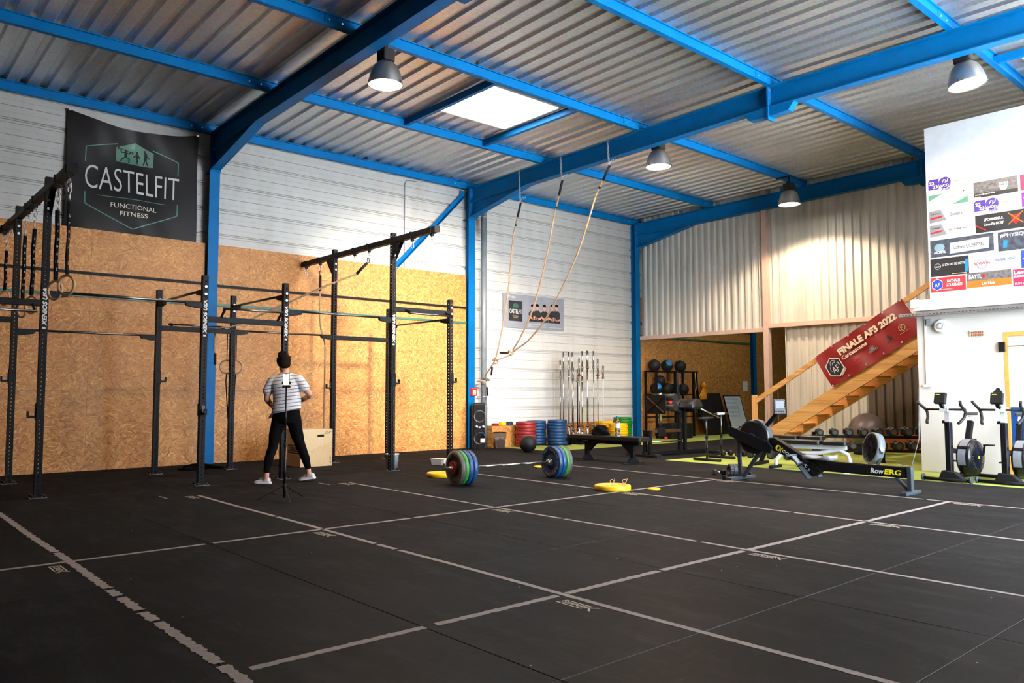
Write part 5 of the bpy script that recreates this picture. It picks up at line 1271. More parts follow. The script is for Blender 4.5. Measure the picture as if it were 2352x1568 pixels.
b = MB(); b.bb((-.012, -.0064, .130), (.012, -.0058, .1365)); b.build('notch', 'black_matte', ph)
# ================================================================ stairs along the back wall
SY0, SY1 = 14.88, 15.75; SLP = .60
def zs_top(x): return .47 + SLP * (x - 4.84)
st = thing('staircase', 'light wooden staircase rising to the right in front of the corrugated wall', 'stairs', (4.6, 15.3, 0))
for y, nm in ((SY0 + .025, 'stringer'), (SY1 - .025, 'stringer')):
    x0 = 4.06 + .20; b = MB(frame((0, y, 0), (1, 0, 0), (0, 0, 1))); xa = 4.30; xb = 8.62
    lo = lambda x: zs_top(x) - .315
    b.prism([(xa + .0, max(zs_top(xa), 0.08)), (xa, 0), (4.84 - .155 / SLP, 0), (xb, lo(xb)), (xb, zs_top(xb))], -.025, .025); b.build(nm, 'stair_wood', st, .004, world=True)
nst = 13
for i in range(nst):
    z = .19 * (i + 1); x = 4.84 + (z - .47 + .10) / SLP
    if x > 8.55: break
    MB().bb((x - .04, SY0 + .05, z - .035), (x + .24, SY1 - .05, z)).build('tread', 'stair_wood', st, .003, world=True)
MB().bb((4.43, SY0 - .01, 0), (4.52, SY0 + .08, 1.15)).build('newel_post', 'newel_wood', st, .005, world=True)
b = MB(); b.bar((4.50, SY0 + .03, 1.02), (8.62, SY0 + .03, 1.02 + .597 * 4.12), .045, .10, (0, 0, 1)); b.build('handrail', 'stair_wood', st, .006, world=True)
for i in range(16):
    x = 4.78 + i * .25; MB().cyl((x, SY0 + .03, zs_top(x)), (x, SY0 + .03, 1.0 + .597 * (x - 4.53)), .005, n=6).build('cable', 'steel', st, world=True)
MB().bb((8.55, 14.7, 2.50), (11.5, 16.4, 2.60)).build('landing', 'stair_wood', st, world=True)
# red event banner on the balustrade
rb = thing('event_banner', 'dark red event banner hung on the stair balustrade', 'banner', (6.24, 14.84, 1.31))
u_ = Vector((.861, 0, .509)); v_ = Vector((-.509, 0, .861)); BW, BH = 1.99, .70
Mr = frame((6.245, 14.835, 1.305), u_, v_)        # w points towards -y (the camera)
def rsag(x, y): return .018 * sin(x * 4.1 + 1) * sin(y / BH * pi) + .012 * sin(x * 11 + y * 5)
b = MB(Mr); nu, nv = 40, 12; P = [(BW * i / nu, BH * j / nv - .03 * (0 if j else 1) * sin(pi * i / nu), rsag(BW * i / nu, BH * j / nv) - s * .004) for s in (0, 1) for j in range(nv + 1) for i in range(nu + 1)]; N = (nu + 1) * (nv + 1)
b.add(P, [(s * N + j * (nu + 1) + i, s * N + j * (nu + 1) + i + 1, s * N + (j + 1) * (nu + 1) + i + 1, s * N + (j + 1) * (nu + 1) + i) for s in (0, 1) for j in range(nv) for i in range(nu)], True); b.build('cloth', 'red_banner', rb, world=True)
ZL = .034
def hexa(cx, cy, rr, sy=1.12): return [(cx + rr * cos(pi / 6 + k * pi / 3 + .0), cy + rr * sy * sin(pi / 6 + k * pi / 3)) for k in range(6)]
b = MB(Mr); put_text(b, 'FINALE AF3 2022', T(.47, .43, ZL), 1.28, .135, bold=.05); put_text(b, 'Carcassonne', T(.47, .325, ZL), .56, .08, bold=.03)
flat(b, hexa(.26, .30, .19), Matrix(), ZL); b.build('lettering', 'cream_ink', rb, world=True)
b = MB(Mr); flat(b, hexa(.26, .30, .170), Matrix(), ZL + .002); b.build('hexagon', 'navy', rb, world=True)
b = MB(Mr); put_text(b, 'AF', T(.19, .19, ZL + .003), .14, .14); put_text(b, '3', T(.335, .29, ZL + .003), .04, .07)
stroke(b, [(.20, .36), (.22, .42), (.27, .45), (.32, .42), (.30, .38), (.26, .40), (.24, .36)], .008, Matrix(), ZL + .003); stroke(b, [(.18, .34), (.16, .30), (.17, .25)], .006, Matrix(), ZL + .003)
for k in range(3): stroke(b, [(.29 + k * .012, .075 + k * .02), (.44, .155 + k * .022)], .008, Matrix(), ZL + .003)
b.build('print', 'white_ink', rb, world=True)
b = MB(Mr)
for k in range(9): a = pi * k / 8; stroke(b, [(.72 + .03 * cos(a), .20 + .03 * sin(a)), (.72 + .055 * cos(a), .20 + .055 * sin(a))], .006, Matrix(), ZL)
stroke(b, [(.64, .195), (.80, .195)], .005, Matrix(), ZL); put_text(b, 'SUNWAY', T(.65, .13, ZL), .15, .035); b.build('print', 'red_panel', rb, world=True)
b = MB(Mr)
for k in range(7): a = pi * k / 6; stroke(b, [(1.06, .19), (1.06 + .075 * cos(a), .19 + .075 * sin(a))], .010, Matrix(), ZL)
stroke(b, [(.96, .175), (1.16, .175)], .008, Matrix(), ZL); stroke(b, [(.98, .155), (1.14, .155)], .005, Matrix(), ZL); b.build('print', 'teal_ink', rb, world=True)
b = MB(Mr); flat(b, [(1.40, .20), (1.43, .18), (1.46, .20), (1.46, .24), (1.43, .30), (1.42, .26), (1.40, .25)], Matrix(), ZL); put_text(b, 'TYCE', T(1.35, .12, ZL), .15, .04, bold=.02); b.build('print', 'black_panel', rb, world=True)
b = MB(Mr); ring_poly(b, [(1.72 + .065 * cos(2 * pi * k / 20), .24 + .065 * sin(2 * pi * k / 20)) for k in range(20)], [(1.72 + .055 * cos(2 * pi * k / 20), .24 + .055 * sin(2 * pi * k / 20)) for k in range(20)], Matrix(), ZL); put_text(b, 'F', T(1.695, .20, ZL), .05, .075); stroke(b, [(1.62, .15), (1.82, .15)], .005, Matrix(), ZL); b.build('print', 'gold_ink', rb, world=True)
b = MB(Mr)
for i in range(6):
    for y in (.02, BH - .02): b.lathe([(.006, 0), (.012, .003), (.018, 0)], 10, T(.03 + i * (BW - .06) / 5, y, ZL - .01))
b.build('eyelets', 'zinc', rb, world=True)['kind'] = 'stuff'

# ================================================================ rowing machine (along x at y = 9.68)
rw = thing('rowing_machine', 'black rowing machine with flywheel, monitor and long rail on the floor', 'rowing machine', (8.5, 9.68, 0))
def rp(x, z, y=0): return (x - 8.5, y, z)
cx, cz = 7.70, .60
for s in (-1, 1):
    Mx = T(*rp(cx, cz)) @ RX(-pi / 2 * s); b = MB(Mx); b.lathe([(0, .085), (.05, .095), (.09, .085), (.20, .085), (.228, .07), (.235, .05)], 40); b.build('flywheel_cover', 'black_gloss', rw)
    b = MB(Mx); b.lathe([(0, .125), (.045, .125), (.05, .11), (.05, .09)], 20); b.build('hub_cap', 'black_steel', rw)
b = MB(T(*rp(cx, cz)) @ RX(pi / 2)); b.lathe([(.235, -.05), (.235, .05)], 40); b.build('flywheel_band', 'dark_grey', rw)
# main sloping frame either side of the flywheel
for y in (-.115, .115):
    b = MB(frame((0, y, 0), (1, 0, 0), (0, 0, 1))); q = lambda x, z: (x - 8.5, z)
    b.prism([q(7.33, .66), q(7.38, .73), q(7.95, .55), q(8.02, .47), q(7.98, .39), q(7.80, .43), q(7.36, .60)], -.012, .012); b.build('side_plate', 'black_steel', rw, .004)
b = MB(); b.bb(rp(7.34, .63, -.115), rp(7.44, .70, .115)); b.build('nose_block', 'black_steel', rw, .006)
b = MB(frame((0, 0, 0), (1, 0, 0), (0, 0, 1))); b.prism([q(7.93, .59), q(8.00, .60), q(8.55, .30), q(8.66, .20), q(8.56, .12), q(8.44, .16), q(8.30, .29), q(7.90, .48)], -.055, .055); b.build('front_frame', 'black_gloss', rw, .006)
b = MB(); b.bar(rp(7.98, .59, .04), rp(8.40, .37, .04), .012, .008); b.build('chain_guide', 'chrome', rw)
b = MB(frame((0, -.0555, 0), (1, 0, 0), (0, 0, 1))); 
ax = Vector((.875, -.485)); ang_ = atan2(-.49, .875)
Mt = T(q(8.02, .455)[0], .455, .0) @ RZ(ang_)
put_text(b, 'concept', Mt @ T(.10, 0, .0008), .40, .062, bold=.012); put_text(b, '2', Mt @ T(.52, .0, .0008), .03, .03); b.build('lettering', 'white_ink', rw)
b = MB(frame((0, -.0555, 0), (1, 0, 0), (0, 0, 1))); ring_poly(b, [(.035 * cos(k * .3142), .04 * sin(k * .3142)) for k in range(20)], [(.016 * cos(k * .3142) + .006, .024 * sin(k * .3142)) for k in range(20)], Mt @ T(.035, .03, 0)); stroke(b, [(.055, .065), (.09, .0)], .016, Mt); stroke(b, [(.06, .0), (.095, .065)], .012, Mt); b.build('lettering', 'yellow_ink', rw)
# front legs, foot
for a, c in (((7.42, .62), (7.455, .04)), ((7.78, .42), (7.50, .04))): MB().bar(rp(*a), rp(*c), .035, .05, (1, 0, 0)).build('front_leg', 'slate', rw, .005)
b = MB(); b.bb((7.425 - 8.5, -.30, .0), (7.50 - 8.5, .31, .04)); b.build('front_foot', 'slate', rw, .005)
for y in (-.31, .32): MB().cyl((7.40 - 8.5, y - .02, .032), (7.40 - 8.5, y + .02, .032), .032, n=16).build('transport_wheel', 'black_rubber', rw)
# monitor arm and monitor
MB().bar(rp(7.86, .74), rp(8.04, .93), .045, .05, (1, 0, 0)).build('monitor_arm', 'black_steel', rw, .004)
Mm = T(*rp(8.065, 1.01)) @ RZ(-.80) @ RY(-.10)
b = MB(Mm); b.box((0, 0, 0), (.05, .15, .20)); mo = b.build('monitor', 'dark_grey', rw, .012)
MB(Mm).box((.026, 0, .025), (.004, .105, .095)).build('monitor_screen', 'grey_plastic', mo)
b = MB(Mm)
for k in range(4): b.box((.027, -.05 + k * .033, -.065), (.006, .018, .014)); b.box((.027, .066, -.02 + k * .03), (.006, .012, .014))
b.build('buttons', 'black_matte', mo)['kind'] = 'stuff'
# handle, foot rests
b = MB(); b.tube([rp(8.28, .375, -.25), rp(8.31, .385, -.12), rp(8.335, .38, 0), rp(8.31, .385, .12), rp(8.28, .375, .25)], .016, 10); b.build('handle', 'slate', rw)
for y in (-.14, .14):
    b = MB(); b.bar(rp(8.36, .33, y), rp(8.55, .10, y), .11, .018, (1, 0, .8)); b.build('foot_rest', 'slate', rw, .005)
    b = MB(); b.bar(rp(8.33, .37, y), rp(8.41, .28, y), .10, .03, (1, 0, .8)); b.build('heel_cup', 'grey_plastic', rw, .004)
    b = MB(); b.tube([rp(8.42, .25, y - .06), rp(8.47, .29, y), rp(8.42, .25, y + .06)], .012, 6, flat=(1, .5)); b.build('strap', 'black_fabric', rw)
# monorail, seat, rear legs
b = MB(); b.bar(rp(8.50, .265), rp(9.75, .248), .055, .125); rl = b.build('monorail', 'black_gloss', rw, .004)
b = MB(); b.bar(rp(8.50, .33), rp(9.75, .314), .045, .008); b.build('rail_cap', 'dark_chrome', rl)
b = MB(); Mt = frame((9.28 - 8.5, -.029, .222), (1, 0, -.0136), (0, 0, 1)); put_text(b, 'Row', Mt, .16, .062, bold=.025, shear=.1); b.build('lettering', 'white_ink', rl)
b = MB(); put_text(b, 'ERG', Mt @ T(.165, .0, 0), .20, .062, bold=.035, shear=.1); b.build('lettering', 'yellow_ink', rl)
b = MB(); b.bb(rp(8.50, .315, -.04), rp(8.74, .345, .04)); b.build('seat_carriage', 'black_steel', rw, .004)
b = MB(); n = 16; P = []
for i in range(n + 1):
    x = 8.43 + .38 * i / n; t_ = i / n; hw = .15 * (1 - .35 * abs(2 * t_ - 1) ** 3); zt_ = .378 + .018 * cos(2 * pi * t_) + .012 * t_
    P += [rp(x, .345, -hw * .9), rp(x, zt_, -hw), rp(x, zt_ - .01, 0), rp(x, zt_, hw), rp(x, .345, hw * .9)]
b.add(P, [(i * 5 + k, i * 5 + (k + 1) % 5, (i + 1) * 5 + (k + 1) % 5, (i + 1) * 5 + k) for i in range(n) for k in range(5)] + [(4, 3, 2, 1, 0), tuple(n * 5 + k for k in range(5))], True); b.build('seat', 'grey_plastic', rw)
b = MB(); b.bb(rp(9.71, .03, -.04), rp(9.76, .325, .04)); b.build('rear_leg', 'slate', rw, .004); MB().bar(rp(9.57, .19), rp(9.72, .04), .05, .035).build('rear_strut', 'slate', rw, .004)
b = MB(); b.bb((9.70 - 8.5, -.21, 0), (9.77 - 8.5, .22, .04)); b.build('rear_foot', 'slate', rw, .005)
# foam roller and little dumbbell beside it
r = thing('foam_roller', 'short hollow studded foam roller lying beside the rowing machine', 'roller', (7.12, 10.02, 0), -.55)
b = MB(T(0, 0, .083) @ RX(pi / 2) @ T(0, 0, -.08)); P = []
b.lathe([(.058, 0), (.076, 0), (.076, .16), (.058, .16), (.058, 0)], 28); b.build('tube', 'dark_grey', r)
b = MB(T(0, 0, .083) @ RX(pi / 2))
for k in range(16):
    a = 2 * pi * k / 16
    for z in (-.055, 0, .055): b.box((.079 * cos(a), .079 * sin(a), z), (.008, .018, .04), RZ(a).to_3x3())
b.build('studs', 'dark_grey', r)['kind'] = 'stuff'
def dumbbell(x, y, z, L, rr, rz, label, group, tiltz=0):
    r = thing('dumbbell', label, 'dumbbell', (x, y, z), rz, group); n = 6; hl = L * .30
    for s in (-1, 1):
        b = MB(T(0, 0, rr * cos(pi / 6)) @ RY(pi / 2)); zz = s * L / 2; a, c = (zz, zz - s * hl); k = rr
        b.lathe([(0, a), (k * .8, a), (k, a - s * hl * .2), (k, c + s * hl * .2), (k * .8, c), (0, c)], 6, RZ(0), smooth=False); b.build('head', 'black_rubber', r)
        b = MB(T(0, 0, rr * cos(pi / 6)) @ RY(pi / 2)); b.lathe([(0, zz + s * .001), (k * .55, zz + s * .001)], 16); b.build('end_disc', 'dark_grey', r)
    b = MB(T(0, 0, rr * cos(pi / 6)) @ RY(pi / 2)); b.cyl((0, 0, -L * .22), (0, 0, L * .22), .014, n=10); b.build('handle', 'chrome', r)
    return r
dumbbell(6.93, 9.93, 0, .19, .045, 1.0, 'small black hex dumbbell lying left of the foam roller', None)
rn = random.Random(21)
spots = [(5.00, 13.05), (5.18, 13.35), (5.33, 13.02), (5.47, 13.40), (5.60, 13.05), (5.78, 13.38), (5.95, 13.10), (6.12, 13.42), (6.30, 13.12)]
for i, (x, y) in enumerate(spots):
    dumbbell(x, y, 0, .26 + .012 * i, .058 + .003 * i, rn.uniform(1.2, 1.9), '%s of the hex dumbbells lying loose on the turf, counted from the left' % ('first second third fourth fifth sixth seventh eighth ninth'.split()[i]), 'loose dumbbells on the turf')
dumbbell(5.42, 13.22, .105, .27, .06, .3, 'hex dumbbell lying on top of the loose ones', 'loose dumbbells on the turf')
# low dumbbell rack below the stairs
dr = thing('dumbbell_rack', 'low two-tier rack crowded with hex dumbbells beneath the stairs', 'rack', (7.55, 13.85, 0), .62)
for x in (-1.05, 0, 1.05):
    b = MB(); b.bb((x - .03, -.28, 0), (x + .03, .28, .04)); b.bb((x - .03, .16, .04), (x + .03, .22, .50)); b.bb((x - .03, -.26, .04), (x + .03, -.20, .22)); b.build('upright', 'black_steel', dr)
for y, z in ((-.16, .20), (.16, .42)):
    for s in (-.09, .09): b = MB(); b.bar((-1.1, y + s, z), (1.1, y + s, z), .04, .04); b.build('shelf_rail', 'black_steel', dr)
TT = T(7.55, 13.85, 0) @ RZ(.62)
od = 'first second third fourth fifth sixth seventh eighth ninth tenth'.split()
for k, (y, z) in enumerate(((-.16, .221), (.16, .441))):
    for i in range(9):
        p_ = TT @ Vector((-.96 + .24 * i, y, z)); dumbbell(p_.x, p_.y, p_.z, .30 + .008 * i, .064 + .004 * i, .62 + pi / 2, '%s hex dumbbell from the left on the %s tier of the dark rack' % (od[i], ('lower', 'upper')[k]), 'dumbbells on the low rack')
# floor fan
fn = thing('floor_fan', 'grey drum floor fan tilted on its stand behind the rowing machine', 'fan', (8.44, 11.62, 0), -2.25)
b = MB(); b.lathe([(0, 0), (.16, 0), (.165, .01), (.15, .02), (0, .022)], 28, SC(1, .8, 1)); b.build('base', 'slate', fn)
for s in (-1, 1): MB().bar((0, s * .06, .02), (0, s * .235, .36), .05, .015, (0, 1, 0)).build('stand', 'slate', fn, .004)
Mf = T(0, 0, .385) @ RY(pi / 2 - .18)
b = MB(Mf); b.lathe([(.205, .05), (.228, .05), (.232, .0), (.225, -.06), (.205, -.06), (.205, .05)], 40); b.build('drum', 'grey_paint', fn)
MB(Mf).lathe([(0, -.055), (.206, -.055)], 32).build('rear_guard', 'black_matte', fn)
b = MB(Mf)
for k in range(9): b.torus((0, 0, .055), .03 + .021 * k, .0028, None, 32, 5)
for k in range(12): a = k * pi / 6; b.bar((.03 * cos(a), .03 * sin(a), .052), (.205 * cos(a), .205 * sin(a), .052), .004, .004)
b.build('front_grille', 'black_matte', fn)['kind'] = 'stuff'
b = MB(Mf)
for k in range(3): a = k * 2 * pi / 3; b.prism([(.03 * cos(a - .5), .03 * sin(a - .5)), (.19 * cos(a - .35), .19 * sin(a - .35)), (.19 * cos(a + .35), .19 * sin(a + .35)), (.03 * cos(a + .5), .03 * sin(a + .5))], -.01, .0)
b.build('blades', 'black_matte', fn)['kind'] = 'stuff'
MB(Mf).cyl((0, 0, -.05), (0, 0, .02), .055, n=20).build('motor', 'black_matte', fn)
for s in (-1, 1): MB().cyl((0, s * .23, .385), (0, s * .262, .385), .028, n=16).build('knob', 'chrome', fn)
b = MB(); b.tube([(8.70, 11.80, .16), (8.78, 12.1, .10), (8.72, 12.55, .5), (8.715, 12.63, 1.28)], .006, 6); b.build('power_cable', 'grey_paint', None, label='grey power cable hanging from the cabin corner to the fan', cat='cable')
# adjustable benches
def adj_bench(x, y, rz, label, mat, h=.43):
    r = thing('adjustable_bench', label, 'bench', (x, y, 0), rz)
    b = MB(); b.rbox((-.33, 0, h), (.72, .27, .06), .04); b.build('back_pad', 'vinyl', r, .01); b = MB(); b.rbox((.25, 0, h), (.36, .27, .06), .04); b.build('seat_pad', 'vinyl', r, .01)
    if mat == 'white_gloss':
        b = MB(); b.tube([(-.72, 0, .02), (-.70, 0, .14), (-.62, 0, .22), (-.4, 0, .25), (.0, 0, .27), (.30, 0, .33), (.42, 0, .26), (.46, 0, .10), (.46, 0, .03)], .032, 8, flat=(1, 1)); b.build('frame_tube', mat, r)
        MB().bb((-.45, -.03, h - .10), (.40, .03, h - .03)).build('pad_beam', mat, r, .004)
        for xx, w in ((-.72, .18), (.46, .25)): MB().bb((xx - .035, -w, 0), (xx + .035, w, .045)).build('foot', 'black_matte' if xx < 0 else mat, r, .006)
    else:
        MB().bb((-.60, -.035, h - .10), (.42, .035, h - .03)).build('pad_beam', mat, r, .004)
        for a, c, w in (((-.45, h - .08), (-.62, .03), .30), ((.30, h - .08), (.42, .03), .22)):
            MB().bar((a[0], 0, a[1]), (c[0], 0, c[1]), .06, .06, (1, 0, 0)).build('leg', mat, r, .004); MB().bb((c[0] - .04, -w, 0), (c[0] + .04, w, .05)).build('foot', mat, r, .005)
    return r
adj_bench(7.62, 11.62, .12, 'adjustable bench with white curved frame behind the rowing machine', 'white_gloss')
adj_bench(7.02, 12.02, .18, 'black adjustable bench left of the white framed one', 'black_steel', .47)
# gym ball and orange board
b = MB(); b.sphere((0, 0, 0), .345, 40); b.build('gym_ball', 'plum_gel', None, loc=(6.66, 15.35, .455), label='large dull brown gym ball below the stairs', cat='ball')
r = thing('ball_stand', 'low dark ring stand under the large gym ball', 'stand', (6.66, 15.35, 0)); b = MB(); b.lathe([(.20, 0), (.26, 0), (.26, .13), (.235, .21), (.20, .13), (.20, 0)], 28); b.build('ring', 'black_matte', r)
r = thing('kick_board', 'long orange-brown board standing along the corrugated wall', 'board', (7.2, 16.36, 0))
for a, c in ((5.75, 7.0), (7.0, 8.25), (8.25, 9.5)): MB().bb((a + .002, 16.37, .0), (c - .002, 16.39, .42)).build('plank', 'orange_board', r, .003, world=True)
MB().bb((8.0, 16.355, 0), (8.06, 16.37, .40)).build('batten', 'grey_paint', r, world=True)

# ================================================================ glute-ham developer and dip stands
gh = thing('ham_developer', 'black glute-ham bench with half-round pads and foot plate', 'gym machine', (4.2, 12.4, 0), -.06)
MB().bb((-.04, -.80, .02), (.04, .95, .09)).build('base_rail', 'black_steel', gh, .005)
for y, w in ((-.80, .34), (.95, .36)):
    b = MB(); b.bb((-w, y - .05, 0), (w, y + .05, .05)); b.build('foot', 'black_steel', gh, .006)
    for s in (-1, 1): MB().bb((s * w - .05, y - .06, 0), (s * w + .05, y + .06, .065)).build('foot_cap', 'black_rubber', gh, .006)
for s in (-.06, .06): MB().bb((s - .03, -.72, .05), (s + .03, -.66, .50)).build('post', 'black_steel', gh, .004)
for y in (.26, .33): MB().bb((-.05 + (y - .26), y - .03, .09), (.01 + (y - .26), y + .03, .92)).build('post', 'black_steel', gh, .004)
MB().bb((-.03, -.66, .44), (.03, .26, .50)).build('slide_rail', 'chrome', gh, .003); MB().cyl((0, -.66, .27), (0, .26, .27), .016, n=10).build('lower_bar', 'chrome', gh)
MB().bb((-.05, -.42, .38), (.05, -.22, .53)).build('slide_block', 'black_steel', gh, .004); MB().cyl((.06, -.26, .34), (.10, -.26, .34), .028, n=12).build('knob', 'red_plastic', gh)
MB().cyl((0, -.32, .50), (0, -.32, 1.20), .03, n=14).build('foot_post', 'chrome', gh)
MB().bb((-.28, -.42, .80), (.22, -.40, 1.16)).build('foot_plate', 'black_steel', gh, .006); MB().bar((-.24, -.425, 1.13), (.19, -.425, .83), .02, .02).build('plate_brace', 'dark_chrome', gh); MB().bar((.19, -.425, 1.13), (-.24, -.425, .83), .02, .02).build('plate_brace', 'black_steel', gh)
for z in (.92, 1.12): MB().cyl((-.26, -.22, z), (.30, -.22, z), .065, n=18).build('ankle_roller', 'vinyl', gh)
MB().cyl((.25, -.34, 1.02), (.29, -.34, 1.02), .03, n=12).build('knob', 'red_plastic', gh)
for s, x0, x1 in ((0, -.32, -.01), (1, .01, .34)):
    b = MB(T(0, .38, .92) @ RY(pi / 2)); P = []
    b.lathe([(0, x0), (.15, x0), (.165, x0 + .015), (.165, x1 - .015), (.15, x1), (0, x1)], 20, RZ(pi), a0=-pi / 2, a1=pi / 2); 
    b.v = [Vector((p.x, p.y, p.z)) for p in b.v]; b.build('hip_pad', 'vinyl', gh)
MB().bb((-.30, .22, .89), (.32, .54, .925)).build('pad_board', 'black_steel', gh, .004)
MB().bar((-.30, .35, .86), (.30, .35, .86), .05, .06).build('crossbeam', 'black_steel', gh)
MB().cyl((.25, .55, .90), (.28, 1.10, .70), .016, n=10).build('grip_bar', 'chrome', gh)
MB().bar((0, .30, .80), (0, -.10, .98), .06, .06).build('arm', 'black_steel', gh)
for x, y, z, lb in ((5.45, 11.76, .74, 'near black dip stand on the turf'), (5.29, 12.45, .80, 'far black dip stand on the turf')):
    r = thing('dip_stand', lb, 'dip stand', (x, y, 0), .05, 'pair of dip stands')
    MB().cyl((-.27, 0, .025), (.27, 0, .025), .025, n=12).build('base_bar', 'black_matte', r); MB().cyl((0, 0, .03), (0, 0, .42), .02, n=12).build('lower_tube', 'black_gloss', r); MB().cyl((0, 0, .42), (0, 0, z), .014, n=12).build('upper_tube', 'dark_chrome', r)
    MB().cyl((0, 0, .40), (0, 0, .44), .026, n=12).build('clamp', 'black_matte', r); MB().cyl((.0, -.26, z + .015), (.0, .22, z + .015), .017, n=12).build('hand_bar', 'black_matte', r); MB().cyl((.0, -.14, z + .015), (.0, .10, z + .015), .021, n=12).build('grip', 'paper' if y > 12 else 'black_rubber', r)

# ================================================================ ball rack and clutter in the back room
rk = thing('ball_rack', 'black steel rack of medicine balls in the dark back room', 'rack', (.32, 17.45, 0))
for y in (-.82, .82):
    for x in (-.18, .18): MB().bb((x - .025, y - .025, 0), (x + .025, y + .025, 1.80)).build('upright', 'black_steel', rk)
for z in (.55, 1.15, 1.78):
    for x in (-.17, .17): MB().bar((x, -.82, z), (x, .82, z), .03, .035).build('shelf_rail', 'black_steel', rk)
MB().bb((.15, .80, 1.77), (.22, 1.0, 1.80)).build('band_peg', 'black_steel', rk)
MB().bb((.15, -.03, .3), (.2, .03, 1.8)).build('middle_post', 'black_steel', rk)
def ball(x, y, z, rr, label, stripe=False, rot=0):
    r = thing('medicine_ball', label, 'ball', (x, y, z), rot, 'medicine balls on the rack')
    MB().sphere((0, 0, rr), rr, 28).build('shell', 'black_rubber', r)
    b = MB(T(0, 0, rr))
    for k in range(3): b.torus((0, 0, 0), rr * 1.002, .0025, RX(k * pi / 3) @ RY(pi / 2 * (k % 2)), 32, 4)
    b.build('seam', 'black_matte', r)['kind'] = 'stuff'
    if stripe: b = MB(T(0, 0, rr) @ RX(.5) @ RY(.9)); b.lathe([(rr * 1.004 * sin(a), rr * 1.004 * cos(a)) for a in (0.02, .2, .4, .6)], 20); b.build('patch', 'light_blue', r)
for x, y, z, rr, lb, sp in ((.32, 16.78, 1.775, .165, 'black medicine ball on the left of the top shelf', 0), (.32, 17.33, 1.775, .165, 'medicine ball with bright blue patch on the top shelf', 1), (.32, 17.92, 1.775, .165, 'black medicine ball on the right of the top shelf', 0),
                           (.36, 16.80, 1.145, .165, 'medicine ball on the left of the middle shelf', 1), (.34, 17.28, 1.145, .165, 'medicine ball in the middle of the middle shelf', 0), (.30, 17.05, 1.375, .15, 'medicine ball piled on top of two others', 0), (.36, 17.62, 1.145, .16, 'medicine ball right of centre on the middle shelf', 0), (.36, 18.0, 1.145, .155, 'medicine ball at the right end of the middle shelf', 0)):
    ball(x, y, z, rr, lb, sp, 0)
for k, (y, mat, lb) in enumerate(((18.30, 'black_rubber', 'black resistance band hanging at the rack end'), (18.34, 'yellow_plate', 'thin yellow resistance band hanging at the rack end'), (18.40, 'black_fabric', 'wide black band hanging farthest right at the rack'), (17.55, 'slate', 'blue-grey band hanging inside the rack'))):
    b = MB(); x = .52 if k < 3 else .5
    for s in (-1, 1): b.tube([(x, y, 1.80), (x + .01, y + s * .02, 1.4), (x + .02, y + s * .035 + .03, .9), (x + .015, y + .04, .62)], (.012, .006, .02, .014)[k], 6)
    b.build('resistance_band', mat, None, label=lb, cat='band', group='resistance bands at the ball rack')
r = thing('yellow_rope_coil', 'bundle of orange-yellow speed ropes hung on the board wall', 'rope', (.05, 19.35, 1.0)); b = MB()
for k in range(7):
    s = (k - 3) / 3; b.tube([(.06, 19.35, 1.42), (.10, 19.35 + s * .08, 1.30), (.11, 19.35 + s * .28, 1.05 + .02 * k), (.10, 19.35 + s * .30, .92), (.09, 19.35 + s * .22, .88), (.10, 19.35 + s * .12, 1.08), (.07, 19.35, 1.36)], .014, 6)
b.build('ropes', 'gold_silicone', r, world=True)['kind'] = 'stuff'; MB().sphere((.08, 19.35, 1.42), .085, 14, sc=(.8, 1, 1.1)).build('knot', 'gold_silicone', r, world=True)
MB().cyl((0, 19.35, 1.45), (.06, 19.35, 1.45), .012, n=8).build('peg', 'black_steel', r, world=True)
for k, (y, h, lb) in enumerate(((19.15, 1.0, 'black gym mat leaning on the wall, left of two'), (19.75, 1.18, 'black gym mat leaning on the wall, right of two'))):
    b = MB(); b.bar((.55 - .1 * k, y, .01), (.16 - .03 * k, y, h), .62, .06, (1, 0, .3)); b.build('folded_mat', 'black_rubber', None, .01, label=lb, cat='mat', group='mats leaning in the back room')
r = thing('white_board', 'blue-grey whiteboard with writing leaning in the back room', 'whiteboard', (.4, 20.6, 0)); Mx = frame((.55, 20.1, .02), (0, 1, 0), (-.30, 0, 1.08)); b = MB(Mx); b.bb((0, 0, -.03), (.88, 1.14, 0)); b.build('board', 'whiteboard', r, world=True)
b = MB(Mx)
for a, c in (((0, 0), (.88, .025)), ((0, 1.115), (.88, 1.14)), ((0, 0), (.02, 1.14)), ((.86, 0), (.88, 1.14))): b.bb((a[0], a[1], -.032), (c[0], c[1], .006))
b.build('rim', 'black_matte', r, world=True)
b = MB(Mx); rn = random.Random(8)
for i in range(16):
    y = 1.05 - i * .04; x = .06
    while x < .5 + .2 * rn.random(): w = rn.uniform(.02, .07); stroke(b, [(x, y), (x + w, y + rn.uniform(-.004, .004))], .006, Matrix(), .001); x += w + .02
b.build('print', 'navy', r, world=True)
MB().bb((0.001, 21.55, 1.25), (.006, 21.80, 1.56)).build('paper_notice', 'paper', None, label='white sheet pinned to the boards beside the far column', cat='paper')
b = MB(); b.rbox((.82, 17.0, .2), (.5, .9, .4), .05); b.build('dark_crate', 'black_matte', None, .02, label='dark padded block on the floor before the ball rack', cat='crate')

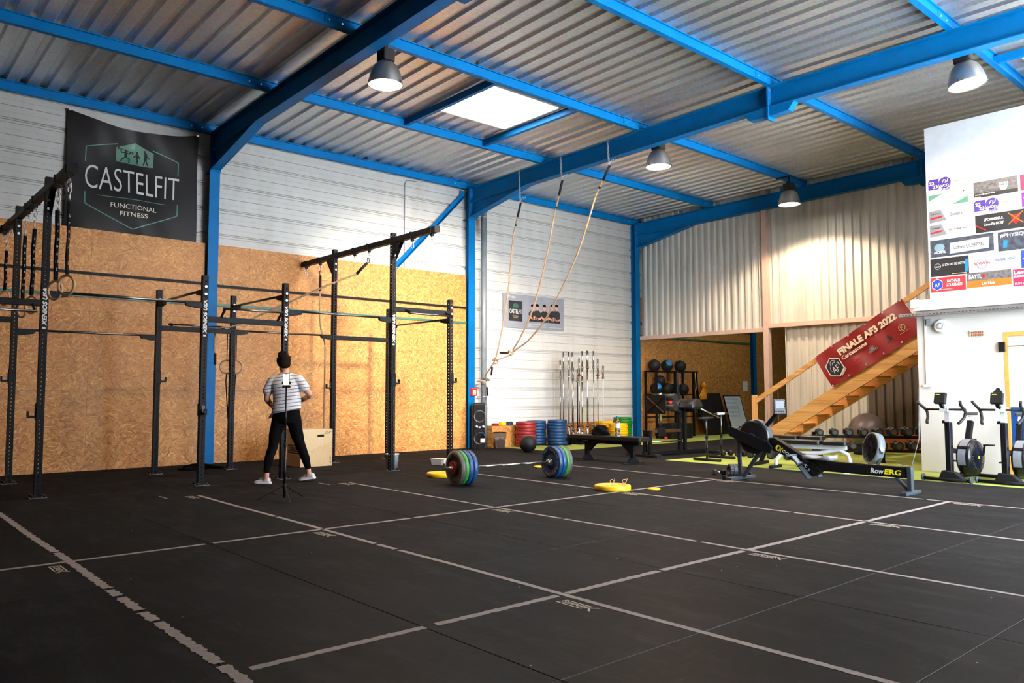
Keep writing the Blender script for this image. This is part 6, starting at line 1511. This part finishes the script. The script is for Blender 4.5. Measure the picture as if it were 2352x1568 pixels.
# ================================================================ exercise bikes
def bike(x, y, rz, label, crown=False):
    r = thing('exercise_bike', label, 'exercise bike', (x, y, 0), rz, 'exercise bikes before the white cabin')   # local +y is the rear
    MB().cyl((-.31, 0, .03), (.31, 0, .03), .022, n=12).build('front_foot', 'black_steel', r)
    for s in (-1, 1): MB().cyl((s * .31 - .01, 0, .045), (s * .31 + .015, 0, .045), .045, n=16).build('transport_wheel', 'slate', r)
    b = MB(frame((0, 0, .03), (1, 0, 0), (0, 0, 1))); b.prism([(-.11, 0), (.22, 0), (.10, .10), (-.06, .12)], -.12, .0); b.build('front_shroud', 'black_matte', r, .006)
    MB().bb((-.035, .06, .03), (.035, .95, .07)).build('base_rail', 'black_steel', r, .005); MB().cyl((-.25, .97, .03), (.27, .97, .03), .025, n=12).build('rear_foot', 'black_steel', r)
    b = MB(); b.bb((-.036, .06, .05), (.036, .16, .80)); b.build('front_post', 'black_gloss', r, .012); MB().bb((-.033, .075, .80), (.033, .145, .97)).build('slide_post', 'white_gloss', r, .006)
    b = MB(); b.cyl((-.075, .11, .80), (-.045, .11, .80), .022, n=10); b.build('post_knob', 'black_matte', r)
    MB().bb((-.055, -.02, .94), (.055, .16, 1.0)).build('stem', 'white_gloss', r, .006)
    b = MB(); b.cyl((-.25, .02, .97), (.27, .02, .97), .016, n=10)
    b.build('handlebar', 'black_rubber', r)
    for s in (-1, 1):
        b = MB(); b.tube([(s * .28, -.16, 1.08), (s * .26, -.10, 1.03), (s * .25, .02, .97), (s * .25, .06, .93), (s * .235, .04, .86), (s * .215, -.04, .80), (s * .20, -.06, .785)], .019, 10); b.build('horn', 'black_rubber', r)
    Mm = T(-.02, -.05, 1.12) @ RX(-.30); b = MB(Mm); b.box((0, 0, 0), (.145, .06, .15)); mo = b.build('monitor', 'black_matte', r, .008)
    b = MB(Mm); b.box((-.025, -.032, .045), (.05, .004, .007)); b.build('brand_strip', 'yellow_ink', mo)
    if crown: b = MB(Mm); b.prism([(-.07, .07), (.07, .07), (.03, .12), (.015, .15), (-.015, .15), (-.03, .12)], -.03, -.01, Matrix(((1, 0, 0, 0), (0, 0, -1, 0), (0, 1, 0, 0), (0, 0, 0, 1)))); b.build('phone_rest', 'black_matte', mo)
    MB().bar((-.02, -.04, 1.05), (-.01, .0, .98), .05, .03).build('monitor_arm', 'black_matte', r)
    # flywheel housing beside the post
    Mx = T(.12, .46, .315) @ RY(pi / 2)
    b = MB(Mx); b.lathe([(.235, -.09), (.245, -.07), (.245, .05), (.225, .085), (.12, .10), (.0, .105)], 44); b.lathe([(.235, -.09), (0, -.10)], 44); b.build('flywheel_housing', 'black_gloss', r)
    for a0, a1 in ((-.35, .95), (1.15, 2.2), (2.4, 3.3)):
        b = MB(Mx @ RZ(pi / 2 + .25)); b.lathe([(.2475, -.065), (.2475, .035)], 16, a0=a0, a1=a1); b.build('grille_panel', 'grey_plastic', r)
    for a in (1.05, 2.3, -.45):
        b = MB(Mx @ RZ(pi / 2 + .25 + a)); b.box((.25, 0, -.015), (.016, .035, .13)); b.build('band_clip', 'black_gloss', r)
    b = MB(Mx); b.lathe([(0, .107), (.022, .107)], 14); b.build('badge', 'yellow_ink', r)
    b = MB(Mx)
    for k in range(26):
        a = 2 * pi * k / 26; b.box((.16 * cos(a), .16 * sin(a), .0975), (.05, .006, .004), RZ(a).to_3x3())
    b.build('vents', 'dark_grey', r)['kind'] = 'stuff'
    # seat tube, seat, rear leg, crank
    MB().bar((0, .60, .32), (0, .78, .80), .075, .06, (0, 1, 0)).build('seat_tube', 'black_steel', r, .008); MB().bar((0, .765, .76), (0, .80, .86), .05, .045, (0, 1, 0)).build('seat_post', 'white_gloss', r)
    MB().bar((0, .58, .36), (0, .86, .05), .07, .05, (0, 1, 0)).build('rear_leg', 'black_steel', r, .006); MB().bar((0, .12, .42), (0, .62, .36), .07, .06).build('top_tube', 'black_steel', r, .006)
    b = MB(); P = [(-.015, .60), (.015, .60), (.03, .70), (.075, .82), (.07, .87), (-.07, .87), (-.075, .82), (-.03, .70)]; b.prism(P, .88, .92); b.build('saddle', 'vinyl', r, .012)
    MB().cyl((-.10, .58, .36), (.24, .58, .36), .022, n=12).build('crank_axle', 'black_steel', r)
    for s, dz in ((1, .12), (-1, -.12)):
        MB().bar((s * .235 if s > 0 else -.10, .58, .36), (s * .245 if s > 0 else -.11, .60, .36 + dz), .03, .018, (1, 0, 0)).build('crank', 'black_steel', r)
        cx_ = .30 if s > 0 else -.16; pz = .36 + dz
        b = MB(); Q = [(cx_ - .05, .55, pz), (cx_ + .05, .55, pz), (cx_ + .05, .65, pz), (cx_ - .05, .65, pz)]
        b.tube(Q, .010, 6, closed=True); b.bar((cx_ - .05, .60, pz), (cx_ + .05, .60, pz), .02, .015); b.build('pedal', 'black_steel', r)
bike(9.50, 11.42, -.08, 'exercise bike nearest the cabin corner, left of two'); bike(10.13, 11.58, .0, 'exercise bike at the right picture edge, before the blue door', True)

# ================================================================ fittings on the white cabin
def on_cab(x, z, out=.0): return (x, CY - out, z)
r = thing('siren', 'round white siren below the cable tray', 'siren', (9.06, 12.66, 2.20)); b = MB(RX(pi / 2)); b.lathe([(.10, 0), (.105, .02), (.09, .05), (.06, .065), (.055, .055), (.05, .07), (.0, .075)], 32); b.build('dome', 'white_plastic', r)
b = MB(RX(pi / 2)); b.lathe([(.035, .0735), (.05, .0735)], 24); b.build('ring', 'grey_plastic', r); MB().bb((-.20, -.05, .02), (-.14, 0, .12)).build('junction_box', 'grey_paint', r, .004)
r = thing('air_vent', 'small brown air vent grille in the white cabin wall', 'vent', (9.545, 12.655, 2.06)); b = MB(); b.bb((-.10, -.012, -.045), (.10, .0, .045)); b.build('frame_plate', 'off_white', r, .003)
for i in range(7):
    for j in (-1, 1): MB().bb((-.082 + i * .0245, -.014, -.002 + (j - 1) * .018), (-.064 + i * .0245, -.011, .030 + (j - 1) * .018)).build('slot', 'copper_brown', r)
ct = thing('cable_tray', 'perforated steel cable tray along the top of the cabin', 'cable tray', (8.5, 12.60, 2.36))
b = MB(); b.bb((0, -.10, 0), (XR - 8.5, .05, .004)); b.bb((0, -.10, 0), (XR - 8.5, -.096, .05)); b.bb((0, .046, 0), (XR - 8.5, .05, .05)); b.build('tray', 'zinc', ct)
b = MB()
for i in range(52): b.bb((.05 + i * .05, -.1008, .02), (.08 + i * .05, -.0995, .032))
b.build('holes', 'dark_grey', ct)
r = thing('conduit', 'thin white cable conduit at the cabin corner', 'conduit', (8.83, 12.655, 1.30)); MB().bb((-.012, -.014, 0), (.012, 0, 1.05)).build('duct', 'white_plastic', r); MB().bb((-.05, -.03, -.02), (.06, 0, .02)).build('socket_box', 'white_plastic', r, .004)
# ---- sponsor panels printed on the board
sb = thing('sponsor_print', 'patchwork of sponsor adverts on the white board above the cabin', 'signs', (8.93, 12.64, 2.70))
YS = CY - .0205
def panel(x0, z0, x1, z1, mat, parts=(), skew=0):
    b = MB(); b.bb((x0, YS - .003, z0), (x1, YS, z1)); p = b.build('advert', mat, sb, world=True); Mx = frame((x0, YS - .0035, z0), (1, 0, 0), (0, 0, 1))
    for kk, (kind, m_, *a) in enumerate(parts):
        b = MB(Mx @ T(0, 0, .0005 * kk))
        if kind == 't': txt, tx, tz, w, h = a[:5]; put_text(b, txt, T(tx, tz, .001), w, h, bold=a[5] if len(a) > 5 else .01); b.build('lettering', m_, p, world=True)
        elif kind == 'p': flat(b, a[0], Matrix(), a[1] if len(a) > 1 else .0006); b.build('print', m_, p, world=True)
        elif kind == 'd': disc(b, a[0], a[1], Matrix(), .0008, 24, a[2] if len(a) > 2 else 1); b.build('print', m_, p, world=True)
        elif kind == 's': stroke(b, a[0], a[1], Matrix(), .0012); b.build('print', m_, p, world=True)
def comp22(x, z, w=.56, h=.20, extra='SUPERCLUB'):
    panel(x, z, x + w, z + h, 'white_gloss', [('p', 'navy_panel', [(0, .03), (.15, .03), (.15, h - .01), (.02, h - .01), (0, h - .04)]), ('d', 'navy_panel', (.235, .115), .085), ('t', 'white_ink', '22', .015, .105, .07, .05, .03), ('t', 'white_ink', '23', .06, .045, .075, .05, .03),
          ('s', 'white_ink', [(.20, .12), (.22, .16), (.25, .15), (.24, .11), (.27, .13), (.28, .17)], .012), ('t', 'white_ink', 'WOD', .17, .05, .12, .04, .03), ('t', 'navy_panel', 'TOUR', .19, .0, .12, .035, .03), ('t', 'navy', extra, .36, .10, .17, .018)])
comp22(8.955, 4.26, .52, .20, 'INTERNATIONAL'); comp22(9.58, 3.82, .55, .20)
panel(8.955, 4.02, 9.50, 4.22, 'white_gloss', [('p', 'green_leaf', [(0, .10), (0, .19), (.20, .19)]), ('p', 'green_leaf', [(.33, .0), (.545, .0), (.545, .10)]), ('p', 'red_plastic', [(.47, .19), (.51, .19), (.49, .165)]), ('t', 'grey_plastic', 'FITNESS', .21, .10, .12, .018)])
for z, nm in ((3.78, "Doctor's"), (3.56, 'Born To Beer Alive')):
    panel(8.955, z, 9.50, z + .20, 'white_gloss', [('p', 'grey_plastic', [(0, 0), (.24, .02), (.16, .19), (0, .18)]), ('t', 'black_panel', 'Lucy Combos', .03, .12, .12, .025), ('p', 'red_plastic', [(.01, .05), (.18, .07), (.18, .095), (.01, .075)]), ('t', 'black_panel', nm, .29 if len(nm) < 10 else .27, .07, .17 if len(nm) < 10 else .25, .05 if len(nm) < 10 else .035)])
panel(8.95, 3.25, 9.815, 3.51, 'photo_dark', [('d', 'teal_ink', (.13, .14), .075, .8), ('t', 'white_ink', 'ARCHIPEL', .05, .05, .17, .04, .03), ('p', 'white_ink', [(.27, .03), (.80, .05), (.81, .21), (.28, .19)]), ('t', 'photo_dark', 'Ludovic GIUSEPPIN', .33, .09, .40, .055)])
panel(8.945, 2.955, 9.475, 3.225, 'black_panel', [('t', 'white_ink', 'LE BON FAIT DES MOTTES', .17, .15, .32, .035), ('s', 'white_ink', [(.10 + .045 * cos(k * .7), .15 + .045 * sin(k * .7)) for k in range(10)], .004), ('t', 'white_ink', 'TURBULENCE', .055, .135, .09, .02), ('s', 'gold_ink', [(.30, .02), (.50, .02)], .008), ('p', 'light_blue', [(.48, .03), (.52, .03), (.52, .22), (.48, .22)])])
panel(9.49, 2.955, 10.13, 3.225, 'white_gloss', [('s', 'blue_panel', [(.16 + .075 * cos(k * pi / 3), .12 + .075 * sin(k * pi / 3)) for k in range(7)], .006), ('t', 'red_plastic', 'AUVERNES', .05, .11, .22, .035, .02), ('t', 'blue_panel', 'FABRE ADC', .34, .13, .25, .04)])
panel(8.94, 2.72, 9.425, 2.935, 'red_panel', [('p', 'white_ink', hexa(.09, .11, .085)), ('p', 'blue_panel', hexa(.09, .11, .075), .0009), ('t', 'white_ink', 'AF', .055, .075, .07, .06), ('t', 'white_ink', 'NATHALIE', .23, .13, .18, .045, .03), ('t', 'white_ink', 'GOURMAUD', .21, .07, .23, .045, .03), ('t', 'white_ink', 'AIDE AUX PROJETS', .12, .02, .18, .02)])
panel(9.44, 2.735, 10.02, 2.955, 'photo_grey', [('p', 'orange_panel', [(0, 0), (.58, 0), (.58, .10), (0, .10)]), ('t', 'white_ink', 'BATTL', .03, .13, .17, .06, .04), ('t', 'red_plastic', '3', .205, .13, .04, .06, .04), ('t', 'white_ink', 'Les Nuls', .20, .03, .17, .045, .03)])
panel(9.58, 4.05, 10.15, 4.285, 'photo_grey', [('p', 'black_panel', [(0, 0), (.57, 0), (.57, .05), (0, .07)]), ('t', 'white_ink', 'BATTLE', .34, .14, .11, .035, .03), ('p', 'white_ink', [(.36, .06), (.42, .06), (.45, .13), (.33, .13)]), ('t', 'white_ink', 'ENVIE DE REJOINDRE', .02, .03, .26, .022, .03), ('p', 'gold_ink', [(.0, .0), (.09, .0), (.09, .018), (0, .018)])])
panel(9.585, 3.53, 10.25, 3.79, 'black_panel', [('t', 'white_ink', 'J.POMMEREUL', .11, .15, .26, .05, .03), ('t', 'white_ink', 'CrossFit HDEF', .11, .09, .26, .04, .02), ('p', 'red_plastic', [(.46, .20), (.58, .20), (.56, .10), (.52, .06), (.48, .10)]), ('s', 'orange_panel', [(.43, .23), (.61, .07)], .012), ('s', 'orange_panel', [(.61, .23), (.43, .07)], .012), ('s', 'red_plastic', [(.01, .11), (.13, .03)], .014)])
panel(9.87, 3.22, 10.75, 3.50, 'photo_dark', [('t', 'white_ink', '#PHYSIQUEDEFOU', .03, .19, .62, .06, .02), ('p', 'light_blue', [(.06, .05), (.11, .05), (.12, .15), (.07, .16)]), ('p', 'light_blue', [(.36, .03), (.44, .03), (.43, .12), (.38, .14)])])
panel(10.15, 2.95, 10.8, 3.2, 'blue_panel', [('t', 'white_ink', 'VILLE', .02, .07, .3, .07, .03)]); panel(10.04, 2.70, 10.8, 2.94, 'magenta_panel', [('t', 'white_ink', 'Les Nuls', .01, .17, .34, .055, .03), ('t', 'white_ink', 'attaquent', .01, .11, .34, .05, .03), ('t', 'white_ink', 'ELITE HOMMES', .02, .02, .26, .03)])
panel(10.18, 4.05, 10.75, 4.28, 'magenta_panel', [('t', 'white_ink', 'SANTE', .05, .08, .3, .07, .03)]); panel(10.19, 3.82, 10.75, 4.02, 'purple_panel', [('t', 'white_ink', 'THEO', .02, .07, .25, .06, .03)])
